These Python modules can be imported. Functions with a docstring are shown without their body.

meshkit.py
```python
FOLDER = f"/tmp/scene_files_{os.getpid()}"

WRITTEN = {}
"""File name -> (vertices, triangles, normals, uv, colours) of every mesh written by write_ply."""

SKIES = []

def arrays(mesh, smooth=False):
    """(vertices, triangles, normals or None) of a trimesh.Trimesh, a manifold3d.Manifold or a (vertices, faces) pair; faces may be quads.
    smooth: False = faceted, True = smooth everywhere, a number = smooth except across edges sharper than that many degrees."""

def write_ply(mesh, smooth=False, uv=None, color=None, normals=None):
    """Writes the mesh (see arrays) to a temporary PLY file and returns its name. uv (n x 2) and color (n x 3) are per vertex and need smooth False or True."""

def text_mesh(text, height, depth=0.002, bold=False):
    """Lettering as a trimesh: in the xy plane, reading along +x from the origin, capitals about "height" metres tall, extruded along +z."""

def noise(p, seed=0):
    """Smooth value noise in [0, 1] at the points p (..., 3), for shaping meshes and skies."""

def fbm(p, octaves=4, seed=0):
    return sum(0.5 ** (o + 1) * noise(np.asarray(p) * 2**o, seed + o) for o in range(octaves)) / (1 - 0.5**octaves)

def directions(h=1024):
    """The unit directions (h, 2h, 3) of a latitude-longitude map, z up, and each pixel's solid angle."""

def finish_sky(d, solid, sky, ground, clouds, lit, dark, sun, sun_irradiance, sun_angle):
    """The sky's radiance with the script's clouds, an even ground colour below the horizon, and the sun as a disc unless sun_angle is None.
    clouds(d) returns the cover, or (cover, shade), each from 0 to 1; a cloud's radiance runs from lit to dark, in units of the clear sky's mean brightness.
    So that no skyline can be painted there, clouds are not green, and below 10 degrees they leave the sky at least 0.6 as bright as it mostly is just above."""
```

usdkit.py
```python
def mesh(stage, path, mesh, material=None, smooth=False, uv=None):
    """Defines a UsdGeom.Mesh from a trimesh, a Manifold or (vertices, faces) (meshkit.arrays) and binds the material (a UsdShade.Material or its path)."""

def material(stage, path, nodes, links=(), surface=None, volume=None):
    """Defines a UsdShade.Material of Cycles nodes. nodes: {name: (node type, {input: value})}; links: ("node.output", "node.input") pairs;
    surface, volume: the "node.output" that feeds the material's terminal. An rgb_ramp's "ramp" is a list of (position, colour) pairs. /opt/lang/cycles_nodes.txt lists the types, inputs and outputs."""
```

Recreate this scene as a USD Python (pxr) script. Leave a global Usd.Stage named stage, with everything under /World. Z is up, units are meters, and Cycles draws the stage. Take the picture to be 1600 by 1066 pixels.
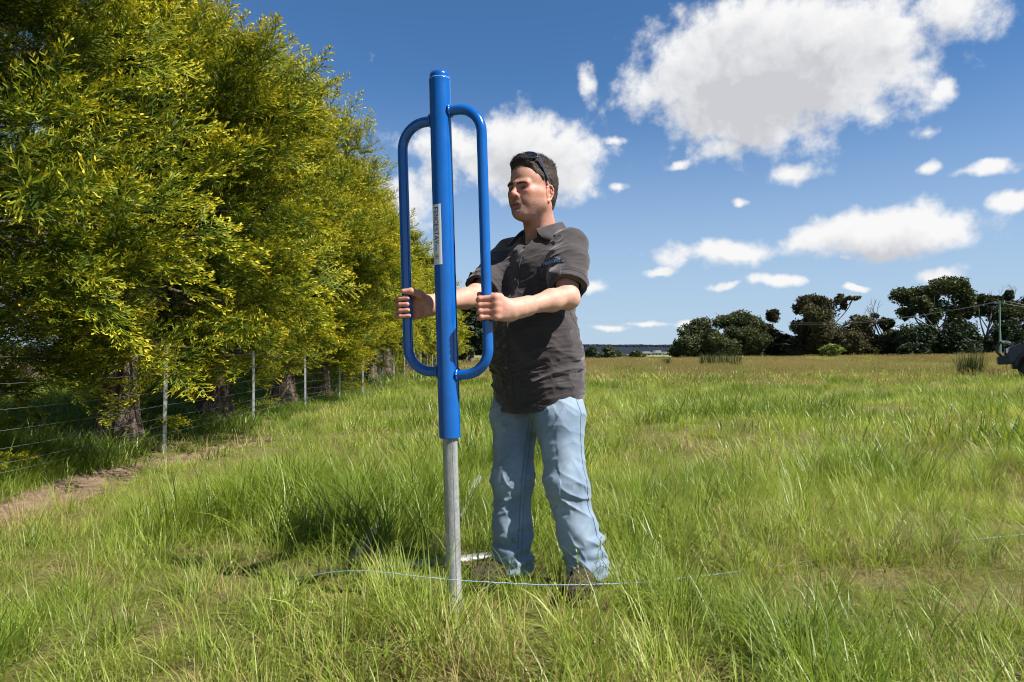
import math, numpy as np, trimesh, usdkit, meshkit
from pxr import Usd, UsdGeom, UsdLux, UsdShade, Gf, Sdf, Vt
from scipy.spatial import cKDTree

stage = Usd.Stage.CreateInMemory()
UsdGeom.SetStageUpAxis(stage, 'Z')
UsdGeom.SetStageMetersPerUnit(stage, 1.0)
UsdGeom.Xform.Define(stage, '/World')
UsdGeom.Scope.Define(stage, '/World/Looks')

# ---------------------------------------------------------------- camera, sky, sun, exposure
EYE, FPX, PITCH = 0.93, 1066.7, math.radians(1.18)      # eye height; focal length in pixels of the 1600 px photograph
cam = UsdGeom.Camera.Define(stage, '/World/camera')
cam.CreateHorizontalApertureAttr(36.0); cam.CreateVerticalApertureAttr(36.0 * 682 / 1024); cam.CreateFocalLengthAttr(24.0)
cam.CreateFStopAttr(0.0)
cam.CreateClippingRangeAttr(Gf.Vec2f(0.05, 20000))
cam.AddTranslateOp().Set(Gf.Vec3d(0, 0, EYE)); cam.AddRotateXOp().Set(90 + math.degrees(PITCH))
cam.CreateExposureAttr(1.15)

SUN_AZ, SUN_EL = math.radians(180 - 62), math.radians(50)      # azimuth from +y towards +x
SUN = np.array([math.sin(SUN_AZ) * math.cos(SUN_EL), math.cos(SUN_AZ) * math.cos(SUN_EL), math.sin(SUN_EL)])
sun = UsdLux.DistantLight.Define(stage, '/World/sun')
sun.CreateNormalizeAttr(True); sun.CreateIntensityAttr(1.25); sun.CreateAngleAttr(0.53); sun.CreateColorAttr(Gf.Vec3f(1.0, 0.95, 0.87))
_z = SUN; _x = np.cross([0, 0, 1], _z); _x /= np.linalg.norm(_x); _y = np.cross(_z, _x)
sun.AddTransformOp().Set(Gf.Matrix4d(*_x, 0, *_y, 0, *_z, 0, 0, 0, 0, 1))


def ray(px, py):
    """Direction of a pixel of the 1600 x 1066 photograph, scaled so that y = 1."""
    a, b = (px - 800) / FPX, (533 - py) / FPX
    c, s = math.cos(PITCH), math.sin(PITCH)
    d = np.array([a, c - b * s, s + b * c])
    return d / d[1]


def at(px, py, Y):
    return ray(px, py) * Y + np.array([0, 0, EYE])


SKY_STRENGTH = 0.05
# clouds: (pixel x, pixel y, half width, half height, weight), turned into directions of the sky
CLOUDS = [(1205, 112, 245, 112, 1.6), (1110, 165, 105, 85, 0.85), (1340, 120, 95, 80, 0.80), (1500, 20, 120, 55, 0.90), (1400, 40, 60, 40, 0.77), (1130, 232, 70, 38, 0.77),
          (830, 250, 118, 74, 1.4), (720, 230, 130, 45, 0.80), (890, 290, 65, 40, 0.80), (640, 320, 70, 70, 0.82), (690, 275, 60, 60, 0.67),
          (1385, 366, 165, 42, 1.35), (1130, 396, 125, 28, 0.90), (1213, 442, 51, 13, 1.00), (1580, 318, 56, 24, 0.95), (1235, 268, 70, 22, 0.77), (1545, 268, 67, 15, 0.92),
          (1470, 420, 56, 18, 0.87), (1028, 424, 40, 9, 0.92), (1132, 450, 29, 7, 0.92), (1328, 444, 26, 8, 0.92), (912, 130, 26, 38, 0.64), (1465, 140, 40, 22, 0.72),
          (1430, 215, 33, 18, 0.62), (925, 440, 22, 17, 0.80), (1075, 505, 31, 10, 0.82), (945, 512, 44, 7, 0.72), (1010, 505, 50, 7, 0.72), (1150, 320, 17, 10, 0.72), (1430, 505, 67, 8, 0.72),
          (975, 545, 70, 8, 0.52), (1310, 398, 29, 10, 0.72), (1450, 270, 29, 12, 0.72), (955, 215, 33, 11, 0.57), (1050, 265, 24, 10, 0.67), (965, 292, 17, 11, 0.77)]


def sky_material():
    N = {'co': ('texture_coordinate', {}), 'sky': ('sky_texture', dict(sky_type='single_scattering', sun_disc=False, sun_elevation=SUN_EL, sun_rotation=SUN_AZ, altitude=300.0, air_density=1.0, aerosol_density=0.15, ozone_density=2.5)),
         'sep': ('separate_xyz', {})}
    L = [('co.generated', 'sep.vector')]
    # az = atan2(x, y), el = asin(z)
    N['az'] = ('math', dict(math_type='arctan2')); L += [('sep.x', 'az.value1'), ('sep.y', 'az.value2')]
    N['el'] = ('math', dict(math_type='arcsine')); L += [('sep.z', 'el.value1')]
    N['ae'] = ('combine_xyz', {}); L += [('az.value', 'ae.x'), ('el.value', 'ae.y')]
    # the domain is bent by noise, so that every outline is ragged
    N['w1'] = ('noise_texture', dict(scale=5.0, detail=5.0, roughness=0.6)); L += [('ae.vector', 'w1.vector')]
    N['w1c'] = ('vector_math', dict(math_type='subtract', vector2=(.5, .5, .5))); L += [('w1.color', 'w1c.vector1')]
    N['w1s'] = ('vector_math', dict(math_type='multiply', vector2=(.10, .06, 0))); L += [('w1c.vector', 'w1s.vector1')]
    N['aw'] = ('vector_math', dict(math_type='add')); L += [('ae.vector', 'aw.vector1'), ('w1s.vector', 'aw.vector2')]
    last = None
    for up in (0, 1):       # the cover here, and a little nearer to the sun (for the shading)
        src = 'aw.vector'
        if up:
            N['up'] = ('vector_math', dict(math_type='add', vector2=(0.015, 0.028, 0))); L += [('aw.vector', 'up.vector1')]; src = 'up.vector'
        last = None
        for i, (px, py, w, h, q) in enumerate(CLOUDS if not up else [c for c in CLOUDS if c[2] > 44]):
            d = ray(px, py); n = d / np.linalg.norm(d)
            a0, e0 = math.atan2(n[0], n[1]), math.asin(n[2])
            ca = 1 / (1 + ((px - 800) / FPX) ** 2)
            k = f'{up}_{i}'
            N['s' + k] = ('vector_math', dict(math_type='subtract', vector2=(a0, e0, 0))); L += [(src, f's{k}.vector1')]
            N['m' + k] = ('vector_math', dict(math_type='multiply', vector2=(FPX / (w * ca), FPX / (h * math.sqrt(ca)), 0))); L += [(f's{k}.vector', f'm{k}.vector1')]
            N['l' + k] = ('vector_math', dict(math_type='length')); L += [(f'm{k}.vector', f'l{k}.vector1')]
            N['r' + k] = ('map_range', dict(range_type='linear', from_min=0.0, from_max=1.42, to_min=q * 1.0, to_max=-0.25, clamp=True)); L += [(f'l{k}.value', f'r{k}.value')]
            if last:
                N['x' + k] = ('math', dict(math_type='smoothmax', value3=0.12)); L += [(last, f'x{k}.value1'), (f'r{k}.result', f'x{k}.value2')]; last = f'x{k}.value'
            else:
                last = f'r{k}.result'
        # elsewhere in the sky: scattered cumulus of the same kind, away from the part in view
        tag = f'g{up}'
        if up:
            N[tag + 'x'] = ('math', dict(math_type='maximum', value2=-0.2)); L += [(last, tag + 'x.value1')]
        else:
            N[tag + 'n'] = ('noise_texture', dict(scale=3.2, detail=5.0, roughness=0.55)); L += [(src, tag + 'n.vector')]
            N[tag + 'r'] = ('map_range', dict(range_type='linear', from_min=0.5, from_max=0.72, to_min=-0.2, to_max=0.9, clamp=True)); L += [(tag + 'n.fac', tag + 'r.value')]
            N[tag + 'a'] = ('math', dict(math_type='absolute')); L += [('az.value', tag + 'a.value1')]
            N[tag + 'b'] = ('map_range', dict(range_type='smoothstep', from_min=0.68, from_max=0.95, to_min=0.0, to_max=1.0, clamp=True)); L += [(tag + 'a.value', tag + 'b.value')]
            N[tag + 'e'] = ('map_range', dict(range_type='smoothstep', from_min=0.5, from_max=0.75, to_min=0.0, to_max=1.0, clamp=True)); L += [('el.value', tag + 'e.value')]
            N[tag + 'm'] = ('math', dict(math_type='maximum')); L += [(tag + 'b.result', tag + 'm.value1'), (tag + 'e.result', tag + 'm.value2')]
            N[tag + 'g'] = ('mix_float', dict(a=-0.2)); L += [(tag + 'm.value', tag + 'g.fac'), (tag + 'r.result', tag + 'g.b')]
            N[tag + 'x'] = ('math', dict(math_type='maximum')); L += [(last, tag + 'x.value1'), (tag + 'g.result', tag + 'x.value2')]
        # billows
        N[tag + 'd'] = ('noise_texture', dict(scale=21.0, detail=(6.0 if not up else 3.0), roughness=0.58)); L += [(('ae.vector' if not up else src), tag + 'd.vector')]
        N[tag + 'dm'] = ('math', dict(math_type='multiply_add', value2=1.55, value3=-0.85)); L += [(tag + 'd.fac', tag + 'dm.value1')]
        N[tag + 's'] = ('math', dict(math_type='add')); L += [(tag + 'x.value', tag + 's.value1'), (tag + 'dm.value', tag + 's.value2')]
    N['cov'] = ('map_range', dict(range_type='smoothstep', from_min=0.02, from_max=0.58, to_min=0.0, to_max=1.0, clamp=True)); L += [('g0s.value', 'cov.value')]
    N['thick'] = ('map_range', dict(range_type='linear', from_min=0.15, from_max=1.0, to_min=0.0, to_max=1.0, clamp=True)); L += [('g1s.value', 'thick.value')]
    N['lit'] = ('rgb_ramp', {'ramp': [(0, (1.0, 1.0, 1.0)), (0.35, (.90, .905, .92)), (1, (.64, .655, .70))]}); L += [('thick.result', 'lit.fac')]
    N['cl'] = ('vector_math', dict(math_type='scale', scale=CLOUD)); L += [('lit.color', 'cl.vector1')]
    # a little milky near the horizon
    N['hz'] = ('map_range', dict(range_type='smoothstep', from_min=-0.02, from_max=0.40, to_min=0.85, to_max=0.0, clamp=True)); L += [('el.value', 'hz.value')]
    N['sk2'] = ('mix', dict(mix_type='mix', color2=(4.45, 5.6, 7.1))); L += [('hz.result', 'sk2.fac'), ('skc.vector', 'sk2.color1')]
    N['skc'] = ('vector_math', dict(math_type='multiply', vector2=SKYV)); L += [('sky.color', 'skc.vector1')]
    N['mix'] = ('mix', dict(mix_type='mix')); L += [('cov.result', 'mix.fac'), ('sk2.color', 'mix.color1'), ('cl.vector', 'mix.color2')]
    N['bg'] = ('background_shader', dict(strength=SKY_STRENGTH)); L += [('mix.color', 'bg.color')]
    return usdkit.material(stage, '/World/Looks/sky', N, L, surface='bg.background')


CLOUD, SKYV = 8.5, (0.58, 0.89, 1.15)
dome = UsdLux.DomeLight.Define(stage, '/World/sky')
UsdShade.MaterialBindingAPI.Apply(dome.GetPrim()).Bind(sky_material())

# ---------------------------------------------------------------- helpers
USED = {}


def numbered(path):
    n = USED.get(path, -1) + 1
    USED[path] = n
    return path if n == 0 else f'{path}_{n:03d}'


def data(prim, **kw):
    for k, v in kw.items():
        if v:
            prim.SetCustomDataByKey(k, v)


def thing(name, label, category, loc=(0, 0, 0), rotz=0.0, group=None):
    x = UsdGeom.Xform.Define(stage, numbered('/World/' + name))
    x.AddTranslateOp().Set(Gf.Vec3d(*map(float, loc)))
    if rotz:
        x.AddRotateZOp().Set(float(rotz))
    data(x.GetPrim(), label=label, category=category, group=group)
    return str(x.GetPath())


def obj(parent, name, mesh, mat, smooth=35, **kw):
    """One Mesh prim under a thing, a part or /World; the mesh is given in the parent's coordinates."""
    m = usdkit.mesh(stage, numbered(f'{parent}/{name}'), mesh, '/World/Looks/' + mat if mat else None, smooth)
    data(m.GetPrim(), **kw)
    return str(m.GetPath())


def cat(parts):
    """Joins (vertices, triangles) pairs and trimeshes into one pair."""
    V, F, n = [], [], 0
    for p in parts:
        v, f = (np.asarray(p.vertices), np.asarray(p.faces)) if hasattr(p, 'vertices') else p
        V.append(v); F.append(np.asarray(f) + n); n += len(v)
    return np.vstack(V), np.vstack(F)


def box(x0, x1, y0, y1, z0, z1, r=0.0):
    m = trimesh.creation.box([x1 - x0, y1 - y0, z1 - z0])
    m.apply_translation([(x0 + x1) / 2, (y0 + y1) / 2, (z0 + z1) / 2])
    return m


def frames(p):
    t = np.gradient(p, axis=0); t /= np.linalg.norm(t, axis=1, keepdims=True) + 1e-12
    a = np.zeros_like(t)
    ref = np.array([0, 0, 1.0]) if abs(t[0, 2]) < .9 else np.array([1.0, 0, 0])
    a[0] = np.cross(t[0], ref); a[0] /= np.linalg.norm(a[0])
    for i in range(1, len(p)):
        v = a[i - 1] - t[i] * (a[i - 1] @ t[i]); a[i] = v / np.linalg.norm(v)
    return t, a, np.cross(t, a)


def tube(p, r, sides=8, caps=True):
    p = np.asarray(p, float); n = len(p); r = np.broadcast_to(np.asarray(r, float), (n,))
    t, a, b = frames(p)
    g = np.arange(sides) * 2 * np.pi / sides
    v = p[:, None] + r[:, None, None] * (np.cos(g)[None, :, None] * a[:, None] + np.sin(g)[None, :, None] * b[:, None])
    i, j = np.meshgrid(np.arange(n - 1), np.arange(sides), indexing='ij'); k = (j + 1) % sides
    f = np.concatenate([np.stack([i * sides + j, i * sides + k, (i + 1) * sides + k], -1).reshape(-1, 3), np.stack([i * sides + j, (i + 1) * sides + k, (i + 1) * sides + j], -1).reshape(-1, 3)])
    v = v.reshape(-1, 3)
    if caps:
        m = len(v); v = np.vstack([v, p[0], p[-1]])
        J = np.arange(sides); K = (J + 1) % sides
        f = np.vstack([f, np.stack([K, J, np.full(sides, m)], 1), np.stack([(n - 1) * sides + J, (n - 1) * sides + K, np.full(sides, m + 1)], 1)])
    return v, f


def lathe(profile, sides=32):
    """profile: (radius, z) pairs from bottom to top, closed at both ends where the radius is 0."""
    pr = np.asarray(profile, float); n = len(pr)
    g = np.arange(sides) * 2 * np.pi / sides
    v = np.stack([pr[:, None, 0] * np.cos(g), pr[:, None, 0] * np.sin(g), np.broadcast_to(pr[:, None, 1], (n, sides))], -1).reshape(-1, 3)
    i, j = np.meshgrid(np.arange(n - 1), np.arange(sides), indexing='ij'); k = (j + 1) % sides
    f = np.concatenate([np.stack([i * sides + j, i * sides + k, (i + 1) * sides + k], -1).reshape(-1, 3), np.stack([i * sides + j, (i + 1) * sides + k, (i + 1) * sides + j], -1).reshape(-1, 3)])
    return v, f


def along(mesh, origin, axis):
    """Turns a mesh that stands on +z so that it stands on the given axis at the origin."""
    v, f = mesh if isinstance(mesh, tuple) else (np.asarray(mesh.vertices), np.asarray(mesh.faces))
    z = np.asarray(axis, float) / np.linalg.norm(axis)
    x = np.cross([0, 1, 0] if abs(z[1]) < .9 else [1, 0, 0], z); x /= np.linalg.norm(x); y = np.cross(z, x)
    return v @ np.stack([x, y, z]) + np.asarray(origin), f


def mat(name, color, rough=0.6, metal=0.0, spec=0.5, noise=None, bump=None, coat=0.0, sheen=0.0, sss=0.0, extra=None, coord='co.object'):
    """A principled material. color: one colour, or [(position, colour) ...] over a noise of noise=(scale, detail, roughness); bump=(scale, strength, distance)."""
    N = {'co': ('texture_coordinate', {}), 'geo': ('geometry', {}), 'p': ('principled_bsdf', dict(roughness=rough, metallic=metal, specular_ior_level=spec, coat_weight=coat, sheen_weight=sheen, subsurface_weight=sss, **(extra or {})))}
    L = []
    if not isinstance(color[0], (tuple, list)):
        N['p'][1]['base_color'] = tuple(color)
    else:
        s, d, r = noise
        N['n'] = ('noise_texture', dict(scale=float(s), detail=float(d), roughness=float(r)))
        N['ramp'] = ('rgb_ramp', {'ramp': color})
        L += [(coord, 'n.vector'), ('n.fac', 'ramp.fac'), ('ramp.color', 'p.base_color')]
    if bump:
        N['bn'] = ('noise_texture', dict(scale=float(bump[0]), detail=5.0, roughness=.6)); N['b'] = ('bump', dict(strength=float(bump[1]), distance=float(bump[2])))
        L += [(coord, 'bn.vector'), ('bn.fac', 'b.height'), ('b.normal', 'p.normal')]
    return usdkit.material(stage, '/World/Looks/' + name, N, L, surface='p.BSDF')


def leaf_mat(name, ramp, trans=0.35, rough=0.55, patch=None, spec=0.2, tcol=(1.35, 1.25, .8), base=.12, tip=0.0):
    """Leaves and blades: a random tone for each blade, shifted by a noise over the ground, partly translucent. ramp: (position, colour) pairs."""
    N = {'geo': ('geometry', {}), 'info': ('object_info', {}), 'ramp': ('rgb_ramp', {'ramp': ramp}), 'p': ('principled_bsdf', dict(roughness=rough, specular_ior_level=spec)), 't': ('translucent_bsdf', {}), 'mx': ('mix_closure', dict(fac=trans)),
         'a': ('math', dict(math_type='multiply', value2=.55)), 'b': ('math', dict(math_type='multiply_add', value2=.22)), 'tc': ('vector_math', dict(math_type='multiply', vector2=tcol))}
    L = [('geo.random_per_island', 'a.value1'), ('info.random', 'b.value1'), ('a.value', 'b.value3'), ('ramp.color', 'p.base_color'), ('ramp.color', 'tc.vector1'), ('tc.vector', 't.color'), ('p.BSDF', 'mx.closure1'), ('t.BSDF', 'mx.closure2')]
    if patch:
        N['n'] = ('noise_texture', dict(scale=float(patch[0]), detail=3.0, roughness=.55)); N['nr'] = ('map_range', dict(range_type='linear', from_min=.3, from_max=.7, to_min=-patch[1], to_max=patch[1], clamp=True))
        N['c'] = ('math', dict(math_type='add', use_clamp=True))
        N['d'] = ('math', dict(math_type='add', value2=base))
        L += [('geo.position', 'n.vector'), ('n.fac', 'nr.value'), ('nr.result', 'c.value1'), ('b.value', 'd.value1'), ('d.value', 'c.value2'), ('c.value', 'ramp.fac')]
    else:
        N['d'] = ('math', dict(math_type='add', value2=base)); L += [('b.value', 'd.value1'), ('d.value', 'ramp.fac')]
    if tip:     # young growth towards the tips is lighter
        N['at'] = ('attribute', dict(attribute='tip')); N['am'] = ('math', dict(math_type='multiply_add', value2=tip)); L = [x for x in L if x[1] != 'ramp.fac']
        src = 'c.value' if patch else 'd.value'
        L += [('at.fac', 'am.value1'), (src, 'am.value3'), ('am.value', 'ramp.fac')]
    return usdkit.material(stage, '/World/Looks/' + name, N, L, surface='mx.closure')


def scatter(path, protos, mats, pos, quat, scale, index, **kw):
    """A PointInstancer: copies of a few meshes. quat: (n, 4) as w, x, y, z."""
    pi = UsdGeom.PointInstancer.Define(stage, numbered(path))
    rel = pi.CreatePrototypesRel()
    for i, (m, mt) in enumerate(zip(protos, mats)):
        p = f'{pi.GetPath()}/{kw.get("proto", "clump")}' + (f'_{i:03d}' if i else '')
        um = usdkit.mesh(stage, p, m[:2] if isinstance(m, tuple) else m, '/World/Looks/' + mt, kw.get('smooth', True))
        if isinstance(m, tuple) and len(m) > 2:
            UsdGeom.PrimvarsAPI(um).CreatePrimvar('tip', Sdf.ValueTypeNames.FloatArray, 'vertex').Set(Vt.FloatArray.FromNumpy(m[2].astype(np.float32)))
        rel.AddTarget(p)
    pi.CreatePositionsAttr(Vt.Vec3fArray.FromNumpy(np.asarray(pos, np.float32)))
    q = np.asarray(quat, np.float16)
    pi.CreateOrientationsAttr(Vt.QuathArray([Gf.Quath(float(a), float(b), float(c), float(d)) for a, b, c, d in q]))
    s = np.asarray(scale, np.float32); s = np.repeat(s[:, None], 3, 1) if s.ndim == 1 else s
    pi.CreateScalesAttr(Vt.Vec3fArray.FromNumpy(s)); pi.CreateProtoIndicesAttr(Vt.IntArray.FromNumpy(np.asarray(index, np.int32)))
    data(pi.GetPrim(), **{k: v for k, v in kw.items() if k in ('label', 'category', 'group', 'kind')})
    return pi


def quat_of(R):
    """Rotation matrices (n, 3, 3), columns the new axes, as w, x, y, z."""
    from scipy.spatial.transform import Rotation
    q = Rotation.from_matrix(R).as_quat()
    return q[:, [3, 0, 1, 2]]


def quat_z(a, tilt=0, rng=None):
    n = len(a)
    q = np.stack([np.cos(a / 2), np.zeros(n), np.zeros(n), np.sin(a / 2)], 1)
    if rng is not None:
        th = rng.uniform(0, 2 * np.pi, n); t = rng.normal(0, tilt, n) / 2
        w, x, y, z = np.cos(t), np.sin(t) * np.cos(th), np.sin(t) * np.sin(th), np.zeros(n)
        W, Z = q[:, 0], q[:, 3]
        q = np.stack([w * W - z * Z, x * W + y * Z, y * W - x * Z, w * Z + z * W], 1)
    return q
# ---------------------------------------------------------------- the ground and its grass
def sstep(x, a, b):
    t = np.clip((np.asarray(x, float) - a) / (b - a), 0, 1)
    return t * t * (3 - 2 * t)


def ground_z(x, y):
    x, y = np.asarray(x, float), np.asarray(y, float)
    p = np.stack([x, y, np.zeros_like(x)], -1)
    near = 1 - sstep(np.hypot(x, y), 25, 60)
    h = (meshkit.fbm(p * 0.9, 3, 5) - .5) * .13 * near + (meshkit.noise(p * .12, 8) - .5) * .25 * sstep(np.hypot(x, y - 2), 4, 20)
    h = h + (0.0135 * np.clip(x - 8, 0, 160) - .12) * sstep(y, 15, 110)          # the paddock rises gently to the right
    return h - .05 * np.exp(-((x + 3.05) / .25) ** 2) * sstep(y, 1, 3)


def path_mask(x, y):
    """1 on the worn dirt track along the fence, 0 in the grass."""
    w = .165 + .11 * (meshkit.noise(np.stack([x * .5, y * 1.3, 0 * x], -1), 3) - .5)
    c = -3.06 + .12 * np.sin(y * .9)
    return np.exp(-(np.abs(x - c) / w) ** 4) * (1 - sstep(y, 7.2, 8.6))


def grid(xs, ys):
    X, Y = np.meshgrid(xs, ys)
    v = np.stack([X, Y, ground_z(X, Y)], -1).reshape(-1, 3)
    n, m = len(xs), len(ys)
    i, j = np.meshgrid(np.arange(m - 1), np.arange(n - 1), indexing='ij')
    a = i * n + j
    return v, np.concatenate([np.stack([a, a + 1, a + n + 1], -1).reshape(-1, 3), np.stack([a, a + n + 1, a + n], -1).reshape(-1, 3)])


def spread(a, b, d0, grow):
    """Coordinates from a to b, d0 apart near 0 and wider farther out."""
    pos, out, d = 0.0, [0.0], d0
    while pos < max(abs(a), abs(b)):
        pos += d; d = max(d0, pos * grow); out.append(pos)
    out = np.array(out)
    return np.unique(np.concatenate([-out[out <= -a + 1e-6] if a < 0 else [], out[out <= b]]))


ys = np.concatenate([np.arange(-40, -2, 2.0), np.arange(-2, 9, .08), 9 + spread(0, 3990, .2, .06)])
v_, f_ = grid(spread(-3500, 3500, .10, .05), ys)
usdkit.material(stage, '/World/Looks/soil', {
    'geo': ('geometry', {}), 'n': ('noise_texture', dict(scale=2.2, detail=6.0, roughness=.65)), 'r': ('rgb_ramp', {'ramp': [(.25, (.085, .070, .030)), (.45, (.12, .125, .03)), (.6, (.16, .13, .06)), (.8, (.20, .155, .085))]}),
    'n2': ('noise_texture', dict(scale=45.0, detail=5.0, roughness=.7)), 'r2': ('map_range', dict(from_min=.3, from_max=.7, to_min=.45, to_max=1.3)),
    'm': ('vector_math', dict(math_type='multiply')), 'far': ('vector_math', dict(math_type='length')), 'fr': ('map_range', dict(range_type='smoothstep', from_min=40.0, from_max=140.0, to_min=0.0, to_max=1.0, clamp=True)),
    'mx': ('mix', dict(color2=(.15, .165, .06))), 'b': ('bump', dict(strength=.8, distance=.03)), 'p': ('principled_bsdf', dict(roughness=.95, specular_ior_level=.1))},
    [('geo.position', 'n.vector'), ('n.fac', 'r.fac'), ('geo.position', 'n2.vector'), ('n2.fac', 'r2.value'), ('r.color', 'm.vector1'), ('r2.result', 'm.vector2'), ('geo.position', 'far.vector1'), ('far.value', 'fr.value'),
     ('fr.result', 'mx.fac'), ('m.vector', 'mx.color1'), ('mx.color', 'p.base_color'), ('n2.fac', 'b.height'), ('b.normal', 'p.normal')], surface='p.BSDF')
obj('/World', 'ground', (v_, f_), 'soil', True, kind='structure')

# the dirt track: a strip of bare earth a few millimetres above the ground sheet, with a crumbly surface
xs_, ys_ = np.arange(-3.62, -2.48, .02), np.arange(1.0, 9.0, .03)
X_, Y_ = np.meshgrid(xs_, ys_)
m_ = path_mask(X_, Y_)
rough_ = (meshkit.fbm(np.stack([X_ * 14, Y_ * 9, 0 * X_], -1), 4, 2) - .5) * .035
Z_ = ground_z(X_, Y_) + np.where(m_ > .03, .006 + .016 * m_ + rough_ * m_, -.03)
n_ = len(xs_); i_, j_ = np.meshgrid(np.arange(len(ys_) - 1), np.arange(n_ - 1), indexing='ij'); a_ = (i_ * n_ + j_).ravel()
mat('bare_earth', [(.3, (.10, .064, .045)), (.5, (.17, .112, .082)), (.7, (.24, .175, .13))], .95, spec=.1, noise=(16, 6, .7), bump=(60, .9, .02))
obj('/World', 'dirt_track', (np.stack([X_, Y_, Z_], -1).reshape(-1, 3), np.concatenate([np.stack([a_, a_ + 1, a_ + n_ + 1], -1), np.stack([a_, a_ + n_ + 1, a_ + n_], -1)])), 'bare_earth', True, kind='structure')


def blades(rng, n, radius, h, hs, w, lean=.35, bend=.9, wind=0.0, segs=3, flat=0.0):
    """n grass blades rising from a disc, each a narrow strip bending over: one mesh."""
    th = rng.uniform(0, 2 * np.pi, n); rr = radius * np.sqrt(rng.uniform(0, 1, n))
    base = np.stack([rr * np.cos(th), rr * np.sin(th), np.full(n, -.02)], 1)
    out = th + rng.normal(0, .9, n)
    H = h * np.exp(np.clip(rng.normal(0, hs, n), -1, 1.1 * hs)); W = w * rng.uniform(.65, 1.3, n)
    tilt0 = np.abs(rng.normal(0, lean, n)) * (.5 + rr / radius) + flat; curl = bend * rng.uniform(.2, 1.3, n)
    d = np.stack([np.cos(out) + wind, np.sin(out) + .25 * wind, np.zeros(n)], 1); d /= np.linalg.norm(d, axis=1, keepdims=True)
    side = np.stack([-d[:, 1], d[:, 0], np.zeros(n)], 1)
    tw = rng.normal(0, .5, n)
    P, pos, up = [], base.copy(), np.array([0, 0, 1.0])
    for k in range(segs + 1):
        t = k / segs
        a = tilt0 + curl * t ** 1.6
        dirv = np.sin(a)[:, None] * d + np.cos(a)[:, None] * up
        if k:
            pos = pos + dirv * (H / segs)[:, None]
        nrm = np.cos(a)[:, None] * d - np.sin(a)[:, None] * up
        s = np.cos(tw * t)[:, None] * side + np.sin(tw * t)[:, None] * nrm
        ww = W * np.interp(t, [0, .25, .5, .75, 1], [1.0, .97, .85, .55, 0]) * .5
        P.append((pos - s * ww[:, None], pos + s * ww[:, None]))
    V, F = [], []
    per = 2 * segs + 1
    for k in range(segs):
        V += [P[k][0], P[k][1]]
    V.append((P[segs][0] + P[segs][1]) / 2)
    V = np.stack(V, 1).reshape(-1, 3)
    o = np.arange(n)[:, None] * per
    f = []
    for k in range(segs - 1):
        a = 2 * k
        f += [o + np.array([a, a + 1, a + 3]), o + np.array([a, a + 3, a + 2])]
    f.append(o + np.array([per - 3, per - 2, per - 1]))
    return V, np.vstack(f)


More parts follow.
